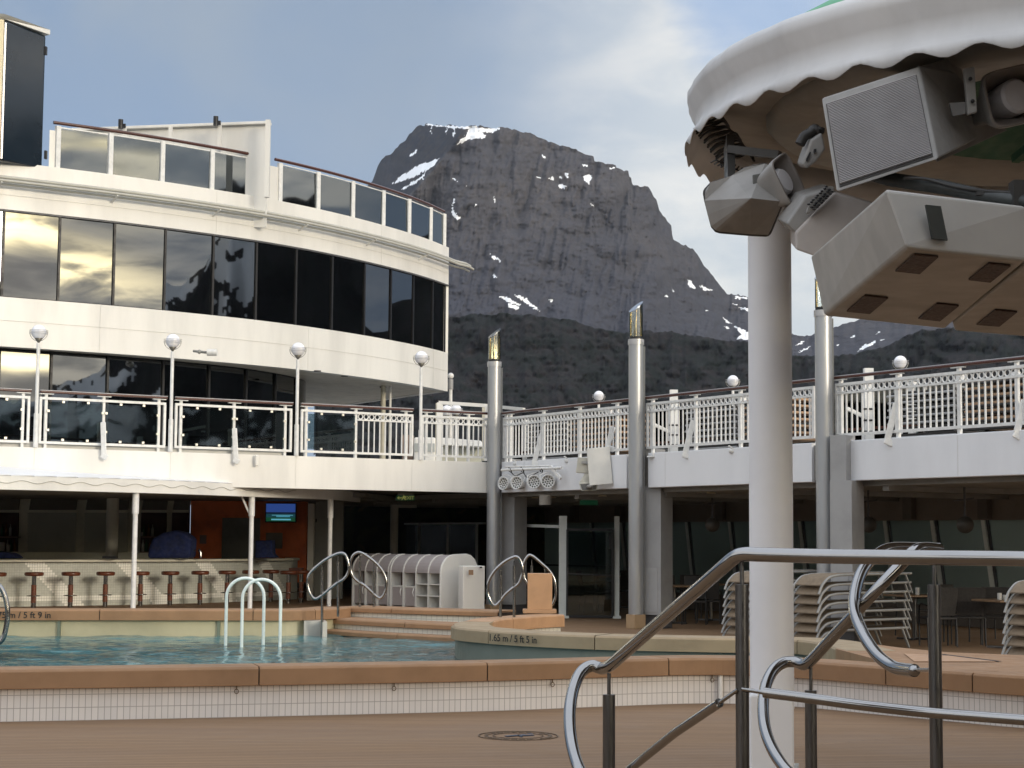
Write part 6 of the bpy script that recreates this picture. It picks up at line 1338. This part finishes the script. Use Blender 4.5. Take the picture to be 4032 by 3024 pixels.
# horn speakers
def horn(label, quad, D, disc, dd, back):
    t = thing('horn_loudspeaker', label, 'horn speaker', tuple(at(quad[0][0], quad[0][1], D)), 'horn loudspeakers under the canopy')
    Q = [at(x, y, D + z) for x, y, z in quad]; c = sum(Q, V((0, 0, 0))) / 4; n_ = (Q[1] - Q[0]).cross(Q[3] - Q[0]).normalized(); n_ = n_ if n_.y > 0 else -n_
    def rr(s_, push): # rounded square
        out = []; u, v = (Q[1] - Q[0]) / 2, (Q[3] - Q[0]) / 2; m0 = (Q[0] + Q[1] + Q[2] + Q[3]) / 4
        for k in range(40):
            w = 2 * math.pi * k / 40; cx_, sy = math.cos(w), math.sin(w); e = .36
            out.append(m0 + u * (math.copysign(abs(cx_) ** e, cx_) * s_) + v * (math.copysign(abs(sy) ** e, sy) * s_) + n_ * push)
        return out
    R0 = [rr(1.0, 0), rr(.95, -.005), rr(.90, .01), rr(.62, .13), rr(.40, .22)]; vs = sum(R0, [])
    fs = [(i * 40 + k, i * 40 + (k + 1) % 40, (i + 1) * 40 + (k + 1) % 40, (i + 1) * 40 + k) for i in range(4) for k in range(40)]
    MB().add(vs, fs, True).build('bell_inside', mat('horn_inside', (.19, .165, .145), .7), t)
    R1 = [rr(1.0, 0), rr(1.01, .02), rr(.75, .14), rr(.45, .28), rr(.40, .42), rr(.02, .44)]; vs = sum(R1, [])
    fs = [(i * 40 + (k + 1) % 40, i * 40 + k, (i + 1) * 40 + k, (i + 1) * 40 + (k + 1) % 40) for i in range(5) for k in range(40)]
    MB().add(vs, fs, True).build('bell_shell', SPK, t)
    m0 = (Q[0] + Q[1] + Q[2] + Q[3]) / 4; rot = n_.to_track_quat('Z', 'Y').to_matrix()
    MB().lathe([(.001, .02), (dd * .85, .022), (dd, .04), (dd, .2), (.001, .21)], m0, 28, False, rot).build('driver_disc', mat('driver_grey', (.55, .53, .53), .5), t)
horn('small square horn loudspeaker left of the ribbed speaker', [(3034, 640, 0), (3098, 590, .22), (3172, 765, .22), (3118, 812, 0)], 10.5, True, .085, 0)
horn('large square horn loudspeaker at the right picture edge', [(3865, 285, 0), (4130, 225, .15), (4160, 465, .15), (3915, 510, 0)], 10.0, True, .105, 0)
# ribbed speaker box
def boxp(o, u, v, w, name, m_, t, bevel=.01): 
    o, u, v, w = [at(*q) for q in (o, u, v, w)]; return MB().para(o, u - o, v - o, w - o).build(name, m_, t, bevel), (o, u - o, v - o, w - o)
t = thing('ribbed_speaker_box', 'large grey speaker box with finely ribbed grille under the canopy', 'speaker', tuple(at(3460, 520, 10)))
o_, fr_ = boxp((3233, 388, 9.9), (3620, 262, 9.9), (3292, 757, 9.55), (3420, 330, 10.75), 'cabinet', SPK, t, .012)
o, u, v, w = fr_; o, u, v, w = o, u, v, w
nrm = u.cross(v).normalized(); nrm = nrm if nrm.y < 0 else -nrm
N = 52; m_ = MB()
for k in range(N):
    f0 = .09 + .86 * k / N; q0 = o + u * .045 + v * f0 + nrm * .006; m_.para(q0, u * .90, v * (.86 / N * .5), nrm * .012)
m_.build('grille_ribs', mat('grille_grey', (.30, .285, .28), .6), t)
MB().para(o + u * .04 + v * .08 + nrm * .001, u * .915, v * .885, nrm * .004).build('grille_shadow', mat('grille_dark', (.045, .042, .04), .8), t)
# side brackets of the ribbed box
t2 = thing('speaker_bracket', 'grey hinged mounting plates right of the ribbed speaker', 'bracket', tuple(at(3790, 380, 10)))
slabp([(3620, 262), (3757, 285), (3800, 330), (3812, 450), (3968, 513), (3690, 640)], lambda x, y: 9.92 + (x - 3620) * .0022, (.0, .05, .02), 'plate', SPK, t2, .006)
slabp([(3738, 405), (3805, 400), (3803, 448), (3752, 458)], 9.93, (0, .02, 0), 'slot_plate', mat('slot_dark', (.13, .125, .12), .6), t2, .003)
slabp([(3796, 270), (3838, 262), (3848, 440), (3812, 450)], 9.9, (0, .04, 0), 'upright_plate', SPK, t2, .006)
for x, y in ((3821, 310), (3830, 398)): MB().ball(at(x, y, 9.88), .012, 8).build('bolt', BLACK, t2)
# small control box with cables left of the ribbed speaker
t = thing('small_floodlight_box', 'small pale box with slots behind the ribbed speaker', 'floodlight', tuple(at(3210, 620, 10.3)))
slabp(zs([(1440, 310), (1500, 140), (1620, 60), (1660, 240), (1560, 380), (1450, 460), (1405, 410)], 2650, 500, 2.765), 10.3, (0, .2, .05), 'body', SPK, t, .012)
slabp(zs([(1450, 345), (1490, 270), (1505, 275), (1462, 372)], 2650, 500, 2.765), 10.28, (0, .03, 0), 'slot', BLACK, t); slabp(zs([(1535, 240), (1562, 235), (1560, 270), (1538, 282)], 2650, 500, 2.765), 10.28, (0, .03, 0), 'slot', BLACK, t)
MB().tube(smooth([at(x, y, 10.35) for x, y in zs([(1380, 190), (1430, 100), (1500, 60), (1540, 20), (1590, 50), (1600, 10)], 2650, 500, 2.765)], 5), .03, 8).build('cable_loop', CABLE, t)
# angled box with round perforated disc
t = thing('angled_speaker', 'angled grey speaker with round perforated disc below the ribbed one', 'speaker', tuple(at(3330, 900, 10)))
z8 = lambda p: zs(p, 3132, 600, 2.212)
F1 = z8([(0, 700), (340, 345), (820, 490), (310, 955), (0, 845)]); slabp(F1, lambda x, y: 10.2 - (y - 750) * .0004, (.05, .5, .12), 'underside', mat('speaker_warm', (.38, .34, .31), .6, var=.08), t, .012)
slabp(z8([(-75, 620), (90, 380), (340, 300), (345, 345), (0, 700)]), 10.22, (0, .4, .1), 'side', SPK, t, .01)
e = [at(x, y, 10.12) for x, y in zs([(1470, 930), (1480, 860), (1560, 760), (1680, 660), (1740, 645), (1735, 690), (1640, 800), (1550, 890)], 2650, 500, 2.765)]
MB().slab(smooth(e, 4, True), (0, .05, 0)).build('perforated_disc', mat('disc_grey', (.25, .24, .22), .6), t)
m_ = MB()
for k in range(9):
    x, y = zs([(1510 + k * 24 + (k % 2) * 8, 875 - k * 24)], 2650, 500, 2.765)[0]; m_.ball(at(x, y, 10.1), .011, 8, .6); m_.ball(at(x - 12, y - 12, 10.1), .010, 8, .6); m_.ball(at(x + 10, y + 8, 10.1), .010, 8, .6)
m_.build('disc_holes', BLACK, t)
# big white equipment boxes with square vents
BW_ = mat('equipment_white', (.36, .345, .32), .5, var=.06, vscale=2)
def eqbox(label, P, under, front, side, vents, name='vented_equipment_box'):
    t = thing(name, label, 'equipment box', tuple(at(under[0][0], under[0][1], P)), 'white equipment boxes under the canopy'); return t
# corners: A front-left-bottom (near), solved as one sheared box
t = thing('vented_equipment_box', 'big white box with four brown square vents under the canopy', 'equipment box', tuple(at(3600, 1000, 9.6)), 'white equipment boxes under the canopy')
zs8 = z8([(250, 1425), (970, 835), (2010, 952), (1310, 1537), (780, 315), (2010, 465), (130, 895), (640, 660)])
A8 = at(*zs8[0], 10.9); Dd = at(*zs8[1], 9.2); Ee = at(*zs8[2], 9.05); Bb = at(*zs8[3], 10.7)
A8.z = Dd.z = Ee.z = Bb.z = 2.93
def fix(px_, z): return on(px_[0], px_[1], z)
A8, Dd, Ee, Bb = [fix(zs8[k], 2.93) for k in (0, 1, 2, 3)]
Tf = at(zs8[4][0], zs8[4][1], Dd.y + .05); Te = at(zs8[5][0], zs8[5][1], Ee.y + .05); Ta = at(zs8[6][0], zs8[6][1], A8.y)
Tb = Bb + V((0, 0, Ta.z - A8.z))
vs = [A8, Bb, Ee, Dd, Ta, Tb, Te, Tf]; MB().add(vs, [(0, 1, 2, 3), (4, 7, 6, 5), (0, 3, 7, 4), (3, 2, 6, 7), (2, 1, 5, 6), (1, 0, 4, 5)]).build('casing', BW_, t, .02, 3)
for q in ([(870, 1040), (1035, 898), (1245, 918), (1085, 1063)], [(1508, 1115), (1680, 975), (1876, 995), (1700, 1137)], [(447, 1390), (605, 1253), (808, 1275), (650, 1410)], [(1070, 1452), (1235, 1322), (1424, 1342), (1260, 1474)]):
    MB().slab([on(x, y, 2.918) for x, y in z8(q)], (0, 0, .01)).build('square_vent', RUST, t, .002)
slabp(z8([(1135, 455), (1268, 468), (1328, 765), (1192, 748)]), lambda x, y: Dd.y + (Ee.y - Dd.y) * (x - zs8[1][0]) / (zs8[2][0] - zs8[1][0]) - .03, (0, .02, 0), 'dark_opening', mat('opening_dark', (.04, .045, .042), .7), t)
p_ = Dd.y
t3 = thing('vented_equipment_box', 'second white box with one brown vent cut by the right edge', 'equipment box', tuple(on(3850, 1300, 2.93)), 'white equipment boxes under the canopy')
G1 = [on(x, y, 2.93) for x, y in z8([(1385, 1552), (1368, 1492), (1990, 1005), (2250, 1030), (2200, 1620)])]
MB().slab(G1, (0, 0, .22)).build('casing', BW_, t3, .015)
MB().slab([on(x, y, 2.918) for x, y in z8([(1577, 1505), (1740, 1378), (1932, 1396), (1778, 1520)])], (0, 0, .01)).build('square_vent', RUST, t3, .002)
# black truss pipe
t = thing('black_truss_pipe', 'thick black pipe with cable ties crossing above the vented box', 'pipe', tuple(at(3700, 740, 9.6)))
MB().tube([at(3440, 690, 9.9), at(3500, 706, 9.8), at(3700, 735, 9.5), at(3860, 768, 9.3), at(4080, 800, 9.0)], [.035, .04, .04, .035, .035], 14).build('pipe', mat('truss_black', (.03, .035, .034), .5, var=.3), t)
MB().tube(smooth([at(3560, 700, 9.6), at(3650, 706, 9.5), at(3760, 735, 9.35), at(3870, 752, 9.25), at(4000, 760, 9.1)], 5), .010, 6).build('cable', CABLE, t)
MB().box(at(4028, 790, 9.1), (.12, .1, .20)).cyl(at(3872, 772, 9.28), .045, .02, 12).build('clamp', CABLE, t)
